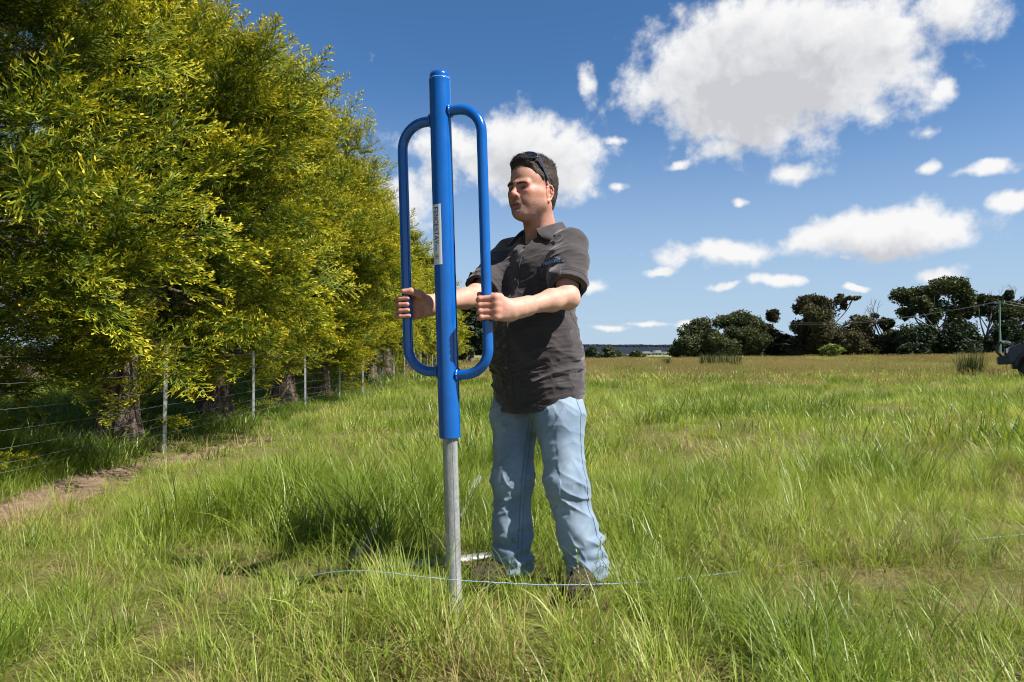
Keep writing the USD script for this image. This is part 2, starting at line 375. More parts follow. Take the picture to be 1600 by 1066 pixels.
def seed_stems(rng, n, radius, h, w):
    """Thin flowering stems with a feathery head."""
    parts = []
    for _ in range(n):
        a, r = rng.uniform(0, 6.28), radius * math.sqrt(rng.uniform())
        H = h * rng.uniform(.7, 1.25); ln = rng.normal(0, .16, 2); b = np.array([r * math.cos(a), r * math.sin(a), 0])
        t = np.linspace(0, 1, 5)[:, None]
        p = b + np.concatenate([ln * t ** 1.7 * H, t * H], 1)
        parts.append(tube(p, np.linspace(w, w * .5, 5), 3, False))
        for q in np.linspace(.8, 1.0, 7):
            c = b + np.array([*(ln * q ** 1.7 * H), q * H])
            for s in (0, 2.1, 4.2):
                s += rng.uniform(0, 1); e = np.array([math.cos(s), math.sin(s), 1.6]) * w * 3.4
                sd = np.cross(e, [0, 0, 1.0]); sd *= w * 1.1 / np.linalg.norm(sd)
                parts.append((np.array([c - sd * .4, c + sd * .4, c + e * .6 + sd, c + e * 1.2, c + e * .6 - sd]), np.array([[0, 1, 2], [0, 2, 4], [4, 2, 3]])))
    return cat(parts)


GREEN = [(0, (.075, .122, .014)), (.25, (.175, .240, .034)), (.5, (.29, .35, .064)), (.75, (.395, .415, .115)), (1, (.50, .46, .21))]
LUSH = [(0, (.050, .090, .011)), (.4, (.125, .185, .021)), (.8, (.23, .285, .038)), (1, (.36, .38, .08))]
STRAW = [(0, (.20, .155, .055)), (.4, (.36, .29, .12)), (.8, (.52, .44, .22)), (1, (.62, .55, .34))]
leaf_mat('grass_green', GREEN, .42, .40, patch=(.55, .17), base=.30, spec=.32, tcol=(1.5, 1.42, .85))
leaf_mat('grass_lush', LUSH, .42, .38, patch=(.8, .2), base=.30, spec=.32, tcol=(1.4, 1.4, .85))
leaf_mat('grass_straw', STRAW, .2, .6, patch=(1.2, .2))
leaf_mat('grass_far', [(0, (.14, .20, .03)), (.45, (.29, .34, .06)), (.8, (.39, .40, .10)), (1, (.48, .42, .17))], .3, .6, patch=(.09, .3), base=.26, spec=.3)
leaf_mat('grass_seed', [(0, (.26, .21, .08)), (.5, (.42, .33, .15)), (1, (.52, .43, .24))], .2, .7, patch=(.06, .25))

rng = np.random.default_rng(11)
TUFTS = [  # (mesh, material)
    (blades(rng, 38, .085, .20, .35, .0036, .34, 1.1), 'grass_green'), (blades(rng, 38, .10, .24, .35, .0034, .42, 1.3), 'grass_green'), (blades(rng, 40, .09, .17, .4, .0040, .62, 1.3), 'grass_green'),
    (blades(rng, 38, .08, .25, .3, .0036, .32, 1.0, wind=.9), 'grass_green'), (blades(rng, 44, .07, .30, .3, .0042, .32, 1.2), 'grass_lush'), (blades(rng, 44, .08, .26, .3, .0046, .38, 1.4, wind=.7), 'grass_lush'),
    (blades(rng, 30, .11, .20, .4, .0032, .6, 1.0), 'grass_straw'), (blades(rng, 36, .13, .16, .4, .0034, .6, .5, flat=.75), 'grass_straw'), (cat([seed_stems(rng, 4, .08, .36, .0013), blades(rng, 12, .08, .22, .3, .0035)]), 'grass_green'),
    (blades(rng, 50, .10, .09, .4, .0046, .6, 1.2), 'grass_green'),
    (blades(rng, 34, .13, .085, .45, .0046, .7, 1.1, segs=2), 'grass_green'), (blades(rng, 30, .13, .075, .45, .0042, .8, .9, segs=2), 'grass_straw')]
GX = lambda y: .90 * y + 1.3


def grass_zone(y0, y1, density, types, seed, size=1.0, kind='near'):
    r = np.random.default_rng(seed)
    n = int(density * (y1 - y0) * 2 * GX(y1))
    x, y = r.uniform(-GX(y1), GX(y1), n), r.uniform(y0, y1, n)
    keep = np.abs(x) < GX(y)
    x, y = x[keep], y[keep]
    keep = (r.uniform(0, 1, len(x)) > .97 * np.clip(path_mask(x, y) * 1.2, 0, 1)) & (x > -16)
    x, y = x[keep], y[keep]
    p = np.stack([x, y, 0 * x], -1)
    tone = meshkit.fbm(p * 1.1, 3, 21); tall = meshkit.fbm(p * .8, 3, 33)
    u = r.uniform(0, 1, len(x))
    fence = (x < -3.2) & (y < 30)
    lush = u < sstep(tone, .57, .72) * .5 + .05 + .6 * fence
    straw = ~lush & (r.uniform(0, 1, len(x)) < .17 + .42 * sstep(1 - tone, .48, .68))
    idx = np.where(lush, r.choice(types['lush'], len(x)), np.where(straw, r.choice(types['straw'], len(x)), r.choice(types['green'], len(x))))
    s = size * r.uniform(.75, 1.25, len(x)) * (.62 + .36 * sstep(tall, .35, .65)) * np.where(lush, 1.0 + .2 * sstep(tone, .5, .7), 1.0) * np.where(fence, .95, 1)
    near_man = np.exp(-(((x - .0) / .55) ** 2 + ((y - 2.75) / .55) ** 2) ** 2)
    s = s * (1 - .36 * near_man) * (1 - .38 * np.exp(-((x + 2.35) / .55) ** 4) * (y < 8.5))
    s3 = np.stack([s, s, s], 1)
    return x, y, ground_z(x, y) - .01, r, idx, s3


def lay(path, zone, protos, **kw):
    x, y, z, r, idx, s = zone
    return scatter(path, [a for a, _ in protos], [b for _, b in protos], np.stack([x, y, z], 1), quat_z(r.uniform(0, 6.283, len(x)), .10, r), s, idx, proto='tuft', **kw)


def lay_flat(name, zone, protos, mats, **kw):
    """The same tufts laid out as one mesh per material: far quicker to trace than copies that overlap."""
    x, y, z, r, idx, s = zone
    a = r.uniform(0, 6.283, len(x)); lean = r.normal(0, .10, (len(x), 2))
    for mt in mats:
        V, F, n = [], [], 0
        for k, (pm, m2) in enumerate(protos):
            sel = np.where(idx == k)[0]
            if m2 != mt or not len(sel):
                continue
            v, f = pm
            c, sn = np.cos(a[sel])[:, None], np.sin(a[sel])[:, None]
            X, Y, Z = (v[None, :, i] * s[sel, i][:, None] for i in range(3))
            W = np.stack([X * c - Y * sn + x[sel][:, None] + lean[sel, 0:1] * Z, X * sn + Y * c + y[sel][:, None] + lean[sel, 1:2] * Z, Z + z[sel][:, None]], -1)
            V.append(W.reshape(-1, 3)); F.append((f[None] + (np.arange(len(sel)) * len(v))[:, None, None]).reshape(-1, 3) + n); n += W.shape[0] * W.shape[1]
        obj('/World', name[mt], (np.vstack(V), np.vstack(F)), mt, True, kind='stuff', **kw[mt])


T1 = dict(lush=[4, 5], straw=[6, 7, 6], green=[0, 1, 2, 3, 0, 1, 8, 9])
Z1 = grass_zone(1.25, 5.9, 112, T1, 1); Z0 = grass_zone(1.25, 5.9, 60, dict(lush=[10], straw=[10, 11], green=[10, 10, 10, 11]), 17)
Z1 = tuple(np.concatenate([p, q]) if i != 3 else p for i, (p, q) in enumerate(zip(Z1, Z0)))
lay_flat(dict(grass_green='green_grass', grass_lush='lush_grass', grass_straw='dry_grass'), Z1, TUFTS, ('grass_green', 'grass_lush', 'grass_straw'),
         grass_green=dict(label='long yellow-green grass round the man and the post', category='grass'), grass_lush=dict(label='dark green lush clumps in the long grass', category='grass'), grass_straw=dict(label='straw-coloured dry blades among the long grass', category='grass'))
MID = [(blades(rng, 52, .30, .22, .35, .0088, .40, 1.0), 'grass_green'), (blades(rng, 52, .32, .18, .4, .0088, .5, 1.1), 'grass_green'), (blades(rng, 52, .25, .26, .3, .0105, .34, 1.0), 'grass_lush'),
       (blades(rng, 36, .32, .22, .35, .009, .55, .9), 'grass_straw'), (cat([blades(rng, 34, .3, .18, .35, .0095), seed_stems(rng, 2, .25, .36, .0026)]), 'grass_green')]
T2 = dict(lush=[2], straw=[3, 4], green=[0, 1, 0, 1, 4])
lay_flat(dict(grass_green='green_grass_farther', grass_lush='lush_grass_farther', grass_straw='dry_grass_farther'), grass_zone(5.7, 21, 14, T2, 2), MID, ('grass_green', 'grass_lush', 'grass_straw'),
         grass_green=dict(label='green paddock grass in the middle distance', category='grass'), grass_lush=dict(label='dark green clumps of grass in the middle distance', category='grass'), grass_straw=dict(label='dry pale blades in the grass of the middle distance', category='grass'))
FAR = [(blades(rng, 150, .85, .20, .35, .022, .35, .9), 'grass_far'), (blades(rng, 150, .9, .17, .4, .024, .45, 1.0), 'grass_far'), (blades(rng, 130, .6, .27, .3, .020, .3, .8), 'grass_lush'),
       (cat([blades(rng, 110, .9, .19, .3, .02), seed_stems(rng, 18, .9, .36, .005)]), 'grass_seed')]
T3 = dict(lush=[2], straw=[3], green=[0, 1, 0, 1, 0, 3])
lay('/World/grass_far', grass_zone(20.5, 62, 2.6, T3, 3), FAR, kind='stuff', label='far paddock grass running towards the tree line', category='grass')
EDGE = [(blades(rng, 190, 2.2, .20, .3, .045, .4, .8), 'grass_far'), (cat([blades(rng, 150, 2.2, .19, .3, .045), seed_stems(rng, 40, 2.2, .32, .010)]), 'grass_seed'), (cat([blades(rng, 90, 2.2, .2, .3, .045), seed_stems(rng, 70, 2.2, .36, .010)]), 'grass_seed')]
T4 = dict(lush=[0], straw=[1], green=[0, 1, 0, 2])
lay('/World/grass_edge', grass_zone(61, 135, .42, T4, 4), EDGE, kind='stuff', label='brown seeding grass at the far edge of the paddock', category='grass')
# ---------------------------------------------------------------- the row of conifers behind the fence
VPX = -20 / FPX                                  # fence and trees run towards this direction: x = offset + VPX * y


def row_x(off, y):
    return off + VPX * y


def spray(rng, L=.5, n=17, w=.0055, droop=.2):
    """A plume of a cypress: a stem with branchlets, each cut into scale-leaf shoots, along +x. Returns vertices, triangles and how near to its tip each lies."""
    V, F, T, k = [], [], [], 0

    def strip(a, b, w0, w1, up, tip):
        nonlocal k
        d = b - a; s = np.cross(up, d); s *= 1 / (np.linalg.norm(s) + 1e-9)
        m = a + d * .5
        V.extend([a - s * w0 * .6, a + s * w0 * .6, m + s * w1, m - s * w1, b]); F.extend([[k, k + 1, k + 2], [k, k + 2, k + 3], [k + 3, k + 2, k + 4]]); k += 5; T.extend([tip] * 5)
    ax = lambda t: np.array([L * t, .05 * L * math.sin(3 * t), -droop * L * t * t + .10 * L * t])
    for i in range(4):
        strip(ax(i / 4), ax((i + 1) / 4), w * .5, w * .5, np.array([0, 0, 1.0]), i / 4)
    for i in range(n):
        t = (i + .6) / n; base = ax(t); side = 1 if i % 2 else -1
        bl = L * .50 * (1 - t) ** .8 * rng.uniform(.7, 1.2) + .06 * L
        ang = rng.uniform(.5, .95); roll = rng.normal(0, .55)
        d = np.array([math.cos(ang), side * math.sin(ang) * math.cos(roll), math.sin(ang) * math.sin(roll) + .12]); d /= np.linalg.norm(d)
        m = max(3, int(bl / (.036 * L / .5)))
        for j in range(m):
            u = (j + .3) / m; p = base + d * bl * u + np.array([0, 0, -.10 * bl * u * u])
            for s2 in (1, -1):
                e = d + np.cross(d, rng.normal(0, 1, 3)) * .25 + s2 * np.array([-d[1], d[0], rng.normal(.15, .35)]) * rng.uniform(.4, .8); e /= np.linalg.norm(e)
                sl = bl * .24 * (1.15 - u) + .022
                strip(p, p + e * sl, w * .9, w * rng.uniform(.8, 1.3), rng.normal(0, 1, 3) + [0, 0, .8], min(1, .35 * t + .75 * u + .1))
        strip(base, base + d * bl * 1.1, w * .7, w * .8, np.array([0, 0, 1.0]), .5 * t + .4)
    return np.array(V), np.array(F), np.array(T)


def bough(rng, sprays, stem=True, count=13):
    """A bough of length 1.5 m along +x: a limb that carries plumes along its outer two thirds, close and bushy, its tip the lightest."""
    V, F, T, n = [], [], [], 0
    axis = lambda t: np.array([1.5 * t, .06 * math.sin(4 * t), .10 * math.sin(2.6 * t)])
    for i in range(count):
        t = .30 + .72 * ((i + rng.uniform(0, 1)) / count) ** .85
        p = axis(t) + rng.normal(0, .05 + .07 * (1 - t), 3)
        yaw = rng.normal(0, .62) if i < count - 2 else rng.normal(0, .2); pit = rng.normal(.22, .33)
        d = np.array([math.cos(yaw) * math.cos(pit), math.sin(yaw) * math.cos(pit), math.sin(pit)])
        up = np.array([0, 0, 1.0]) + rng.normal(0, .4, 3); y = np.cross(up, d); y /= np.linalg.norm(y); z = np.cross(d, y)
        v, f, tp = sprays[rng.integers(len(sprays))]; sc = rng.uniform(.7, 1.15)
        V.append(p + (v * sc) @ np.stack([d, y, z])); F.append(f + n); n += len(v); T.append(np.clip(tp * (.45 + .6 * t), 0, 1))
    return np.vstack(V), np.vstack(F), np.concatenate(T)


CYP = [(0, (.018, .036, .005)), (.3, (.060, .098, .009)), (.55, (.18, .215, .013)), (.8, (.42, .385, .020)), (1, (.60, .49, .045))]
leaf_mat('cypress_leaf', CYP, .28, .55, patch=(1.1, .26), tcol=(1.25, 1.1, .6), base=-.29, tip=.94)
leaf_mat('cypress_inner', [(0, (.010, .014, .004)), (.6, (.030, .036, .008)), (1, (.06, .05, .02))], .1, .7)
mat('crown_core_shade', [(.35, (.006, .008, .003)), (.6, (.014, .016, .006)), (.8, (.035, .034, .012))], .95, spec=.05, noise=(26, 5, .7), bump=(40, 1.0, .06))  # deep shade between the boughs, put into the colour of the added core
mat('bark', [(.3, (.045, .032, .024)), (.55, (.11, .085, .066)), (.75, (.19, .155, .125))], .9, spec=.15, noise=(9, 6, .7), bump=(24, .9, .03))
usdkit.material(stage, '/World/Looks/trunk_bark', {'co': ('texture_coordinate', {}), 'm': ('mapping', dict(scale=(22.0, 22.0, 2.2))), 'n': ('noise_texture', dict(scale=1.0, detail=6.0, roughness=.65)),
    'r': ('rgb_ramp', {'ramp': [(.3, (.03, .02, .015)), (.48, (.095, .07, .055)), (.62, (.16, .125, .10)), (.8, (.24, .20, .17))]}), 'b': ('bump', dict(strength=1.0, distance=.03)), 'p': ('principled_bsdf', dict(roughness=.95, specular_ior_level=.1))},
    [('co.object', 'm.vector'), ('m.vector', 'n.vector'), ('n.fac', 'r.fac'), ('r.color', 'p.base_color'), ('n.fac', 'b.height'), ('b.normal', 'p.normal')], surface='p.BSDF')

rng = np.random.default_rng(5)
FINE = [spray(rng, .50, 17, .0050, .2), spray(rng, .58, 19, .0050, .3), spray(rng, .42, 15, .0048, .1), spray(rng, .52, 17, .0050, -.1)]
ROUGH = [spray(rng, .55, 10, .0105, .2), spray(rng, .6, 10, .0105, .3), spray(rng, .45, 9, .010, 0)]
BOUGHS = [bough(rng, FINE, count=c) for c in (11, 10, 12, 10)]
BOUGHS_FAR = [bough(rng, ROUGH, count=c) for c in (10, 9, 10)]
TWIGS = [spray(rng, .5, 7, .005, .3)]


def conifer(x, y, H, R, seed, label, base=1.0, near=True, density=1.0):
    """A cypress: fluted trunk, limbs inside, and a crown of fronds set along boughs that sweep out and slightly up, with hollows between the boughs."""
    r = np.random.default_rng(seed)
    z0 = float(ground_z(x, y))
    t = thing('cypress_tree', label, 'tree', (x, y, z0), group='cypress trees in a row behind the fence')
    th = np.linspace(0, 2 * np.pi, 25)[:-1]; zz = np.concatenate([[-.15, 0, .12, .3, .6], np.linspace(1, H * .93, 9)])
    lean = r.normal(0, .012, 2)
    rad = .165 * (1 - zz.clip(0) / (H * .98)) ** .8 + .10 * np.exp(-zz.clip(0) / .22) + .006
    fl = 1 + .10 * np.sin(5 * th + r.uniform(0, 6)) + .07 * np.sin(9 * th + r.uniform(0, 6))
    v = np.stack([rad[:, None] * fl * np.cos(th) + lean[0] * zz[:, None], rad[:, None] * fl * np.sin(th) + lean[1] * zz[:, None], np.broadcast_to(zz[:, None], (len(zz), 24))], -1).reshape(-1, 3)
    i, j = np.meshgrid(np.arange(len(zz) - 1), np.arange(24), indexing='ij'); k = (j + 1) % 24
    f = np.concatenate([np.stack([i * 24 + j, i * 24 + k, (i + 1) * 24 + k], -1).reshape(-1, 3), np.stack([i * 24 + j, (i + 1) * 24 + k, (i + 1) * 24 + j], -1).reshape(-1, 3)])
    tp = obj(t, 'trunk', (v, f), 'trunk_bark', True)
    # boughs
    nb = int((300 if near else 210) * density * (H / 6.5))
    hz = base + (H - base) * r.uniform(0, 1, nb) ** 1.10
    u_ = (hz - base) / (H - base)
    prof = np.interp(u_, [0, .12, .32, .55, .75, .92, 1], [.62, .82, 1.0, .80, .42, .15, .06])
    az = r.uniform(0, 2 * np.pi, nb); reach = R * prof * r.uniform(.80, 1.14, nb)
    rise = np.interp(u_, [0, .2, .4, .7, 1], [-.10, .0, .18, .42, 1.1]) + r.normal(0, .12, nb)
    # boughs stand in fans round a shared limb, with dark hollows between the fans
    nf = max(30, nb // 4); fan = r.integers(0, nf, nb); low = u_ < .86
    fa, fz = r.uniform(0, 2 * np.pi, nf), base + (H - base) * r.uniform(0, .9, nf) ** 1.05
    az = np.where(low, fa[fan] + r.normal(0, .36, nb), az); hz = np.where(low, fz[fan] + r.normal(0, .18, nb), hz)
    u_ = np.clip((hz - base) / (H - base), 0, 1); fr = r.uniform(.80, 1.14, nf)
    reach = np.where(low, R * np.interp(u_, [0, .12, .32, .55, .75, .92, 1], [.62, .82, 1.03, .82, .42, .15, .06]) * fr[fan] * r.uniform(.82, 1.08, nb), reach)
    rise = np.where(low, np.interp(u_, [0, .2, .4, .7, 1], [-.10, .0, .18, .42, 1.1]) + (r.normal(0, .14, nf))[fan] + r.normal(0, .13, nb), rise)
    inner = np.clip(reach - 1.10, 0, 9) * r.uniform(.35, 1.0, nb)                    # long boughs start some way out
    d = np.stack([np.cos(az), np.sin(az), rise], 1); d /= np.linalg.norm(d, axis=1, keepdims=True)
    P = np.stack([np.cos(az) * inner, np.sin(az) * inner, hz + inner * rise * .8], 1)
    S = (reach - inner) / 1.5 * 1.15 + .10
    limbs, dead = [], []
    for b in range(0, nb, 2):
        e = np.array([0, 0, hz[b] - .05]); q = P[b] + d[b] * S[b] * .9
        if reach[b] > .5:
            limbs.append(tube([e, e * .45 + q * .55 - [0, 0, .03], q], [.032, .018, .006], 5, False))
            for s_ in (.25, .45):
                dv = d[b] + r.normal(0, .7, 3); dead.append((e * (1 - s_) + q * s_ + r.normal(0, .05, 3), dv / np.linalg.norm(dv)))
    obj(t, 'limb', cat(limbs), 'bark', True)
    # added core: a lumpy mass blocking light, coloured as the shade behind the plumes
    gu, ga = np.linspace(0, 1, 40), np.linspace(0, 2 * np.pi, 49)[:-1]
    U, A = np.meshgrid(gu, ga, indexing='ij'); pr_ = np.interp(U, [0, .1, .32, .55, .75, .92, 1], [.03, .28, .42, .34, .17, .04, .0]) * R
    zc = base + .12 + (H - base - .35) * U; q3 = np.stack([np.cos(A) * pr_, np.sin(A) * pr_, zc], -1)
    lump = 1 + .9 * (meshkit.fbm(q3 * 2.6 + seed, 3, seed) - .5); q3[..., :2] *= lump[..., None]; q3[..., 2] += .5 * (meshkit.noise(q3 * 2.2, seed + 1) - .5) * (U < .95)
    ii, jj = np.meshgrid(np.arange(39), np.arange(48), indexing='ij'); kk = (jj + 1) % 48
    obj(t, 'inner_crown', (q3.reshape(-1, 3), np.concatenate([np.stack([ii * 48 + jj, ii * 48 + kk, (ii + 1) * 48 + kk], -1).reshape(-1, 3), np.stack([ii * 48 + jj, (ii + 1) * 48 + kk, (ii + 1) * 48 + jj], -1).reshape(-1, 3)])), 'crown_core_shade', False, kind='stuff')
    # small living sprigs low on and round the stem, and the leader
    n = 26; a = r.uniform(0, 6.28, n); q = r.uniform(.12, .45, n); lz = r.uniform(.15, base + .3, n)
    P = np.vstack([P, np.stack([q * np.cos(a), q * np.sin(a), lz], 1)]); e = np.stack([np.cos(a), np.sin(a), r.normal(.1, .4, n)], 1); d = np.vstack([d, e / np.linalg.norm(e, axis=1, keepdims=True)]); S = np.concatenate([S, r.uniform(.25, .55, n)])
    n = 9; lz = H - np.linspace(.1, 1.0, n); a = r.uniform(0, 6.28, n)
    P = np.vstack([P, np.stack([.02 * np.cos(a), .02 * np.sin(a), lz], 1)]); e = np.stack([np.cos(a) * .42, np.sin(a) * .42, np.ones(n)], 1); d = np.vstack([d, e / np.linalg.norm(e, axis=1, keepdims=True)]); S = np.concatenate([S, np.linspace(.26, .42, n)])

    def frames_of(D, roll):
        up = np.array([0, 0, 1.0]) + r.normal(0, roll, (len(D), 3))
        Y = np.cross(up, D); Y /= np.linalg.norm(Y, axis=1, keepdims=True); Z = np.cross(D, Y)
        return np.stack([D, Y, Z], -1)
    protos = BOUGHS if near else BOUGHS_FAR
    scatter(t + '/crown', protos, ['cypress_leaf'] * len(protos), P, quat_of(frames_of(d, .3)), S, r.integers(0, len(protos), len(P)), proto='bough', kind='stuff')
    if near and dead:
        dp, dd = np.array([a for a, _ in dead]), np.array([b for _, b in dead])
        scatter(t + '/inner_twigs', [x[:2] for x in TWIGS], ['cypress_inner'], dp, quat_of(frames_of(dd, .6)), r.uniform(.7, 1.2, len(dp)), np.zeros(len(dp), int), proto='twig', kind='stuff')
    return t


TREE_Y = [1.4, 4.4, 7.3, 9.98, 12.9, 15.8, 18.8, 21.7, 24.9, 27.9, 30.9, 34, 37.2, 40.4, 43.6, 47]
ORD = ['nearest', 'second', 'third', 'fourth', 'fifth', 'sixth', 'seventh', 'eighth', 'ninth', 'tenth', 'eleventh', 'twelfth', 'thirteenth', 'fourteenth', 'fifteenth', 'sixteenth']
HT = [5.9, 6.0, 5.8, 5.7, 6.3, 5.7, 6.1, 5.6, 6.0, 6.1, 5.7, 6.0, 5.8, 6.0, 5.8, 5.8]
for n_, (y_, h_) in enumerate(zip(TREE_Y, HT)):
    conifer(row_x(-4.12, y_) + [0, -.05, .05, -.03, .06, 0, -.05, .04, 0, .03, -.04, 0, .05, 0, 0, 0][n_], y_, h_, 1.58 if n_ % 2 else 1.68, 100 + n_,
            f'golden-green feathery cypress, {ORD[n_]} along the row from the camera' if n_ < 15 else 'golden-green cypress at the far end of the row', base=[.85, .85, .9, .78, 1.0, 1.05, 1.3, 1.35, 1.4, 1.4, 1.35, 1.4, 1.3, 1.3, .9, .4][n_], near=n_ < 7)
# ---------------------------------------------------------------- the wire fence along the trees
mat('galvanised', [(.3, (.30, .31, .32)), (.5, (.42, .43, .44)), (.7, (.55, .56, .57))], .45, metal=.75, noise=(60, 5, .7), bump=(140, .25, .002))
mat('wire_steel', (.20, .205, .21), .5, metal=.7)
mat('dark_steel', (.03, .03, .03), .6)
F_ = thing('wire_fence', 'seven-wire farm fence on thin galvanised posts in front of the conifers', 'fence')


def fence_x(y):
    return row_x(-3.33, y)


WIRE_Z = [.19, .26, .35, .47, .61, .78, .96]
PY_ = [-.7, 1.8, 4.3] + [6.8 + 2.47 * k for k in range(14)]
for k_, y_ in enumerate(PY_):
    x_ = fence_x(y_); z_ = float(ground_z(x_, y_)); hgt = [1.03, 1.05, 1.0, 1.04, 1.0, 1.04, 1.02][k_ % 7]
    if y_ < 3:
        continue
    lx, ly = np.random.default_rng(k_).normal(0, .012, 2)
    top = np.array([x_ + lx, y_ + ly, z_ + hgt]); bot = np.array([x_, y_, z_ - .2])
    # a star picket: three flanges
    ax_ = top - bot; L_ = np.linalg.norm(ax_)
    parts_ = []
    for a in (.3, 2.4, 4.5):
        m_ = box(0, .021, -.0028, .0028, 0, L_); m_.apply_transform(trimesh.transformations.rotation_matrix(a, [0, 0, 1])); parts_.append(m_)
    parts_.append(lathe([(0, 0), (.008, 0), (.008, L_), (0, L_ + .001)], 8))
    pst = obj(F_, 'post', along(cat(parts_), bot, ax_), 'galvanised', 30)
    if y_ < 20:
        clips = [tube(np.array([top * 0 + [fence_x(y_) + .0225 * math.cos(a), y_ + .0225 * math.sin(a), z_ + w]] if False else [[fence_x(y_) + .023 * math.cos(a), y_ + .023 * math.sin(a), z_ + w] for a in np.linspace(0, 6.283, 9)]), .0018, 4, False) for w in WIRE_Z]
        obj(pst, 'wire_tie', cat(clips), 'wire_steel', True)
yy_ = np.concatenate([np.arange(.2, 10, .25), np.arange(10, PY_[-1] + .1, .8)])
for k_, wz in enumerate(WIRE_Z):
    xs__ = fence_x(yy_) + .024
    base_ = np.interp(yy_, PY_, [float(ground_z(fence_x(y), y)) for y in PY_])
    sag = -.012 * np.sin(np.pi * (((yy_ - 6.8) / 2.47) % 1)) * (1.0 if k_ < 5 else .6)
    p_ = np.stack([xs__, yy_, base_ + wz + sag], 1)
    if k_ == 1:
        p_[:, 2] -= .01 * np.sin(yy_ * 1.7)
    obj(F_, 'wire', tube(p_, .0019 if k_ else .0022, 5), 'wire_steel', True)

# what lies beyond the trees: a pale paling fence, some boards against it, a bush
mat('weathered_wood', [(.3, (.085, .066, .058)), (.5, (.15, .115, .10)), (.7, (.22, .185, .17))], .9, spec=.1, noise=(3, 5, .6), bump=(30, .6, .01))
P_ = thing('paling_fence', 'weathered timber paling fence beyond the conifers', 'fence')
rg = np.random.default_rng(4)
x0_, n_p = -15.5, 0
for k_ in range(210):
    y_ = 4.5 + .155 * k_
    hgt = 1.05 + rg.normal(0, .05)
    z_ = float(ground_z(x0_, y_))
    bx = box(-.009, .009, -.068, .068, 0, hgt)
    bx.apply_transform(trimesh.transformations.rotation_matrix(rg.normal(0, .012), [1, 0, 0])); bx.apply_translation([x0_ + rg.normal(0, .006), y_, z_ - .02])
    obj(P_, 'paling', bx, 'weathered_wood', 20)
for rz in (.25, .85):
    pr = np.array([[x0_ - .045, y, float(ground_z(x0_, y)) + rz] for y in np.arange(4.2, 37.6, .6)])
    obj(P_, 'rail', tube(pr, .035, 4), 'weathered_wood', 20)
# ---------------------------------------------------------------- the post and the post driver that stands on it
BASE = at(711, 966, 2.45); BASE[2] = float(ground_z(BASE[0], BASE[1]))
TOPP = at(686.5, 114, 2.45)
AX = (TOPP - BASE) / np.linalg.norm(TOPP - BASE); LEN = np.linalg.norm(TOPP - BASE)
RB, RP, RH = .0385, .0265, .0185       # radii: driver tube, post, handle
usdkit.material(stage, '/World/Looks/blue_paint', {'co': ('texture_coordinate', {}), 'n': ('noise_texture', dict(scale=9.0, detail=5.0, roughness=.7)), 'r': ('map_range', dict(from_min=.3, from_max=.75, to_min=.16, to_max=.30)),
    'n2': ('noise_texture', dict(scale=260.0, detail=2.0)), 'b': ('bump', dict(strength=.05, distance=.001)), 'c': ('rgb_ramp', {'ramp': [(.3, (.001, .072, .30)), (.7, (.0015, .088, .345))]}),
    'v': ('voronoi_texture', dict(scale=26.0)), 'vr': ('map_range', dict(from_min=.012, from_max=.03, to_min=1.0, to_max=0.0, clamp=True)), 'cm': ('mix', dict(color2=(.30, .33, .36))), 'sm': ('mapping', dict(scale=(60.0, 60.0, 3.0), rotation=(.25, .15, 0))), 'sn': ('noise_texture', dict(scale=1.0, detail=4.0, roughness=.6)), 'sr': ('map_range', dict(from_min=.70, from_max=.76, to_min=0.0, to_max=.35, clamp=True)), 'sc': ('mix', dict(color2=(.10, .19, .38))),
    'p': ('principled_bsdf', dict(coat_weight=.35, coat_roughness=.10, specular_ior_level=.5))},
    [('co.object', 'n.vector'), ('n.fac', 'r.value'), ('r.result', 'p.roughness'), ('n.fac', 'c.fac'), ('co.object', 'v.vector'), ('v.distance', 'vr.value'), ('vr.result', 'cm.fac'), ('c.color', 'cm.color1'), ('cm.color', 'sc.color1'), ('co.object', 'sm.vector'), ('sm.vector', 'sn.vector'), ('sn.fac', 'sr.value'), ('sr.result', 'sc.fac'), ('sc.color', 'p.base_color'), ('co.object', 'n2.vector'), ('n2.fac', 'b.height'), ('b.normal', 'p.normal')], surface='p.BSDF')
usdkit.material(stage, '/World/Looks/post_zinc', {'co': ('texture_coordinate', {}), 'm': ('mapping', dict(scale=(30.0, 30.0, 5.0))), 'n': ('noise_texture', dict(scale=1.0, detail=7.0, roughness=.75)), 'v': ('voronoi_texture', dict(scale=120.0)),
    'r': ('rgb_ramp', {'ramp': [(.28, (.15, .16, .155)), (.45, (.25, .26, .255)), (.6, (.36, .37, .36)), (.75, (.52, .53, .52))]}), 'sv': ('separate_color', {}), 'vm': ('map_range', dict(from_min=0.0, from_max=1.0, to_min=.82, to_max=1.12)), 'vs': ('vector_math', dict(math_type='scale')),
    'b': ('bump', dict(strength=.25, distance=.002)), 'p': ('principled_bsdf', dict(roughness=.55, metallic=.35))},
    [('co.object', 'm.vector'), ('m.vector', 'n.vector'), ('n.fac', 'r.fac'), ('co.object', 'v.vector'), ('v.color', 'sv.color'), ('sv.r', 'vm.value'), ('r.color', 'vs.vector1'), ('vm.result', 'vs.scale'), ('vs.vector', 'p.base_color'), ('n.fac', 'b.height'), ('b.normal', 'p.normal')], surface='p.BSDF')
mat('weld_paint', [(.3, (.03, .13, .42)), (.7, (.20, .32, .58))], .35, noise=(120, 3, .6), coat=.3)
mat('sticker_white', (.62, .62, .64), .35, coat=.2)
mat('sticker_blue', (.02, .04, .17), .4)

YF = np.array([0, 1.0, 0]) - AX * AX[1]; YF /= np.linalg.norm(YF)          # away from the camera, square to the tube
XF = np.cross(YF, AX)                                                        # to the right


def P(u, v, w):
    """Right, away, up along the tube from the ground."""
    return BASE + XF * u + YF * v + AX * w


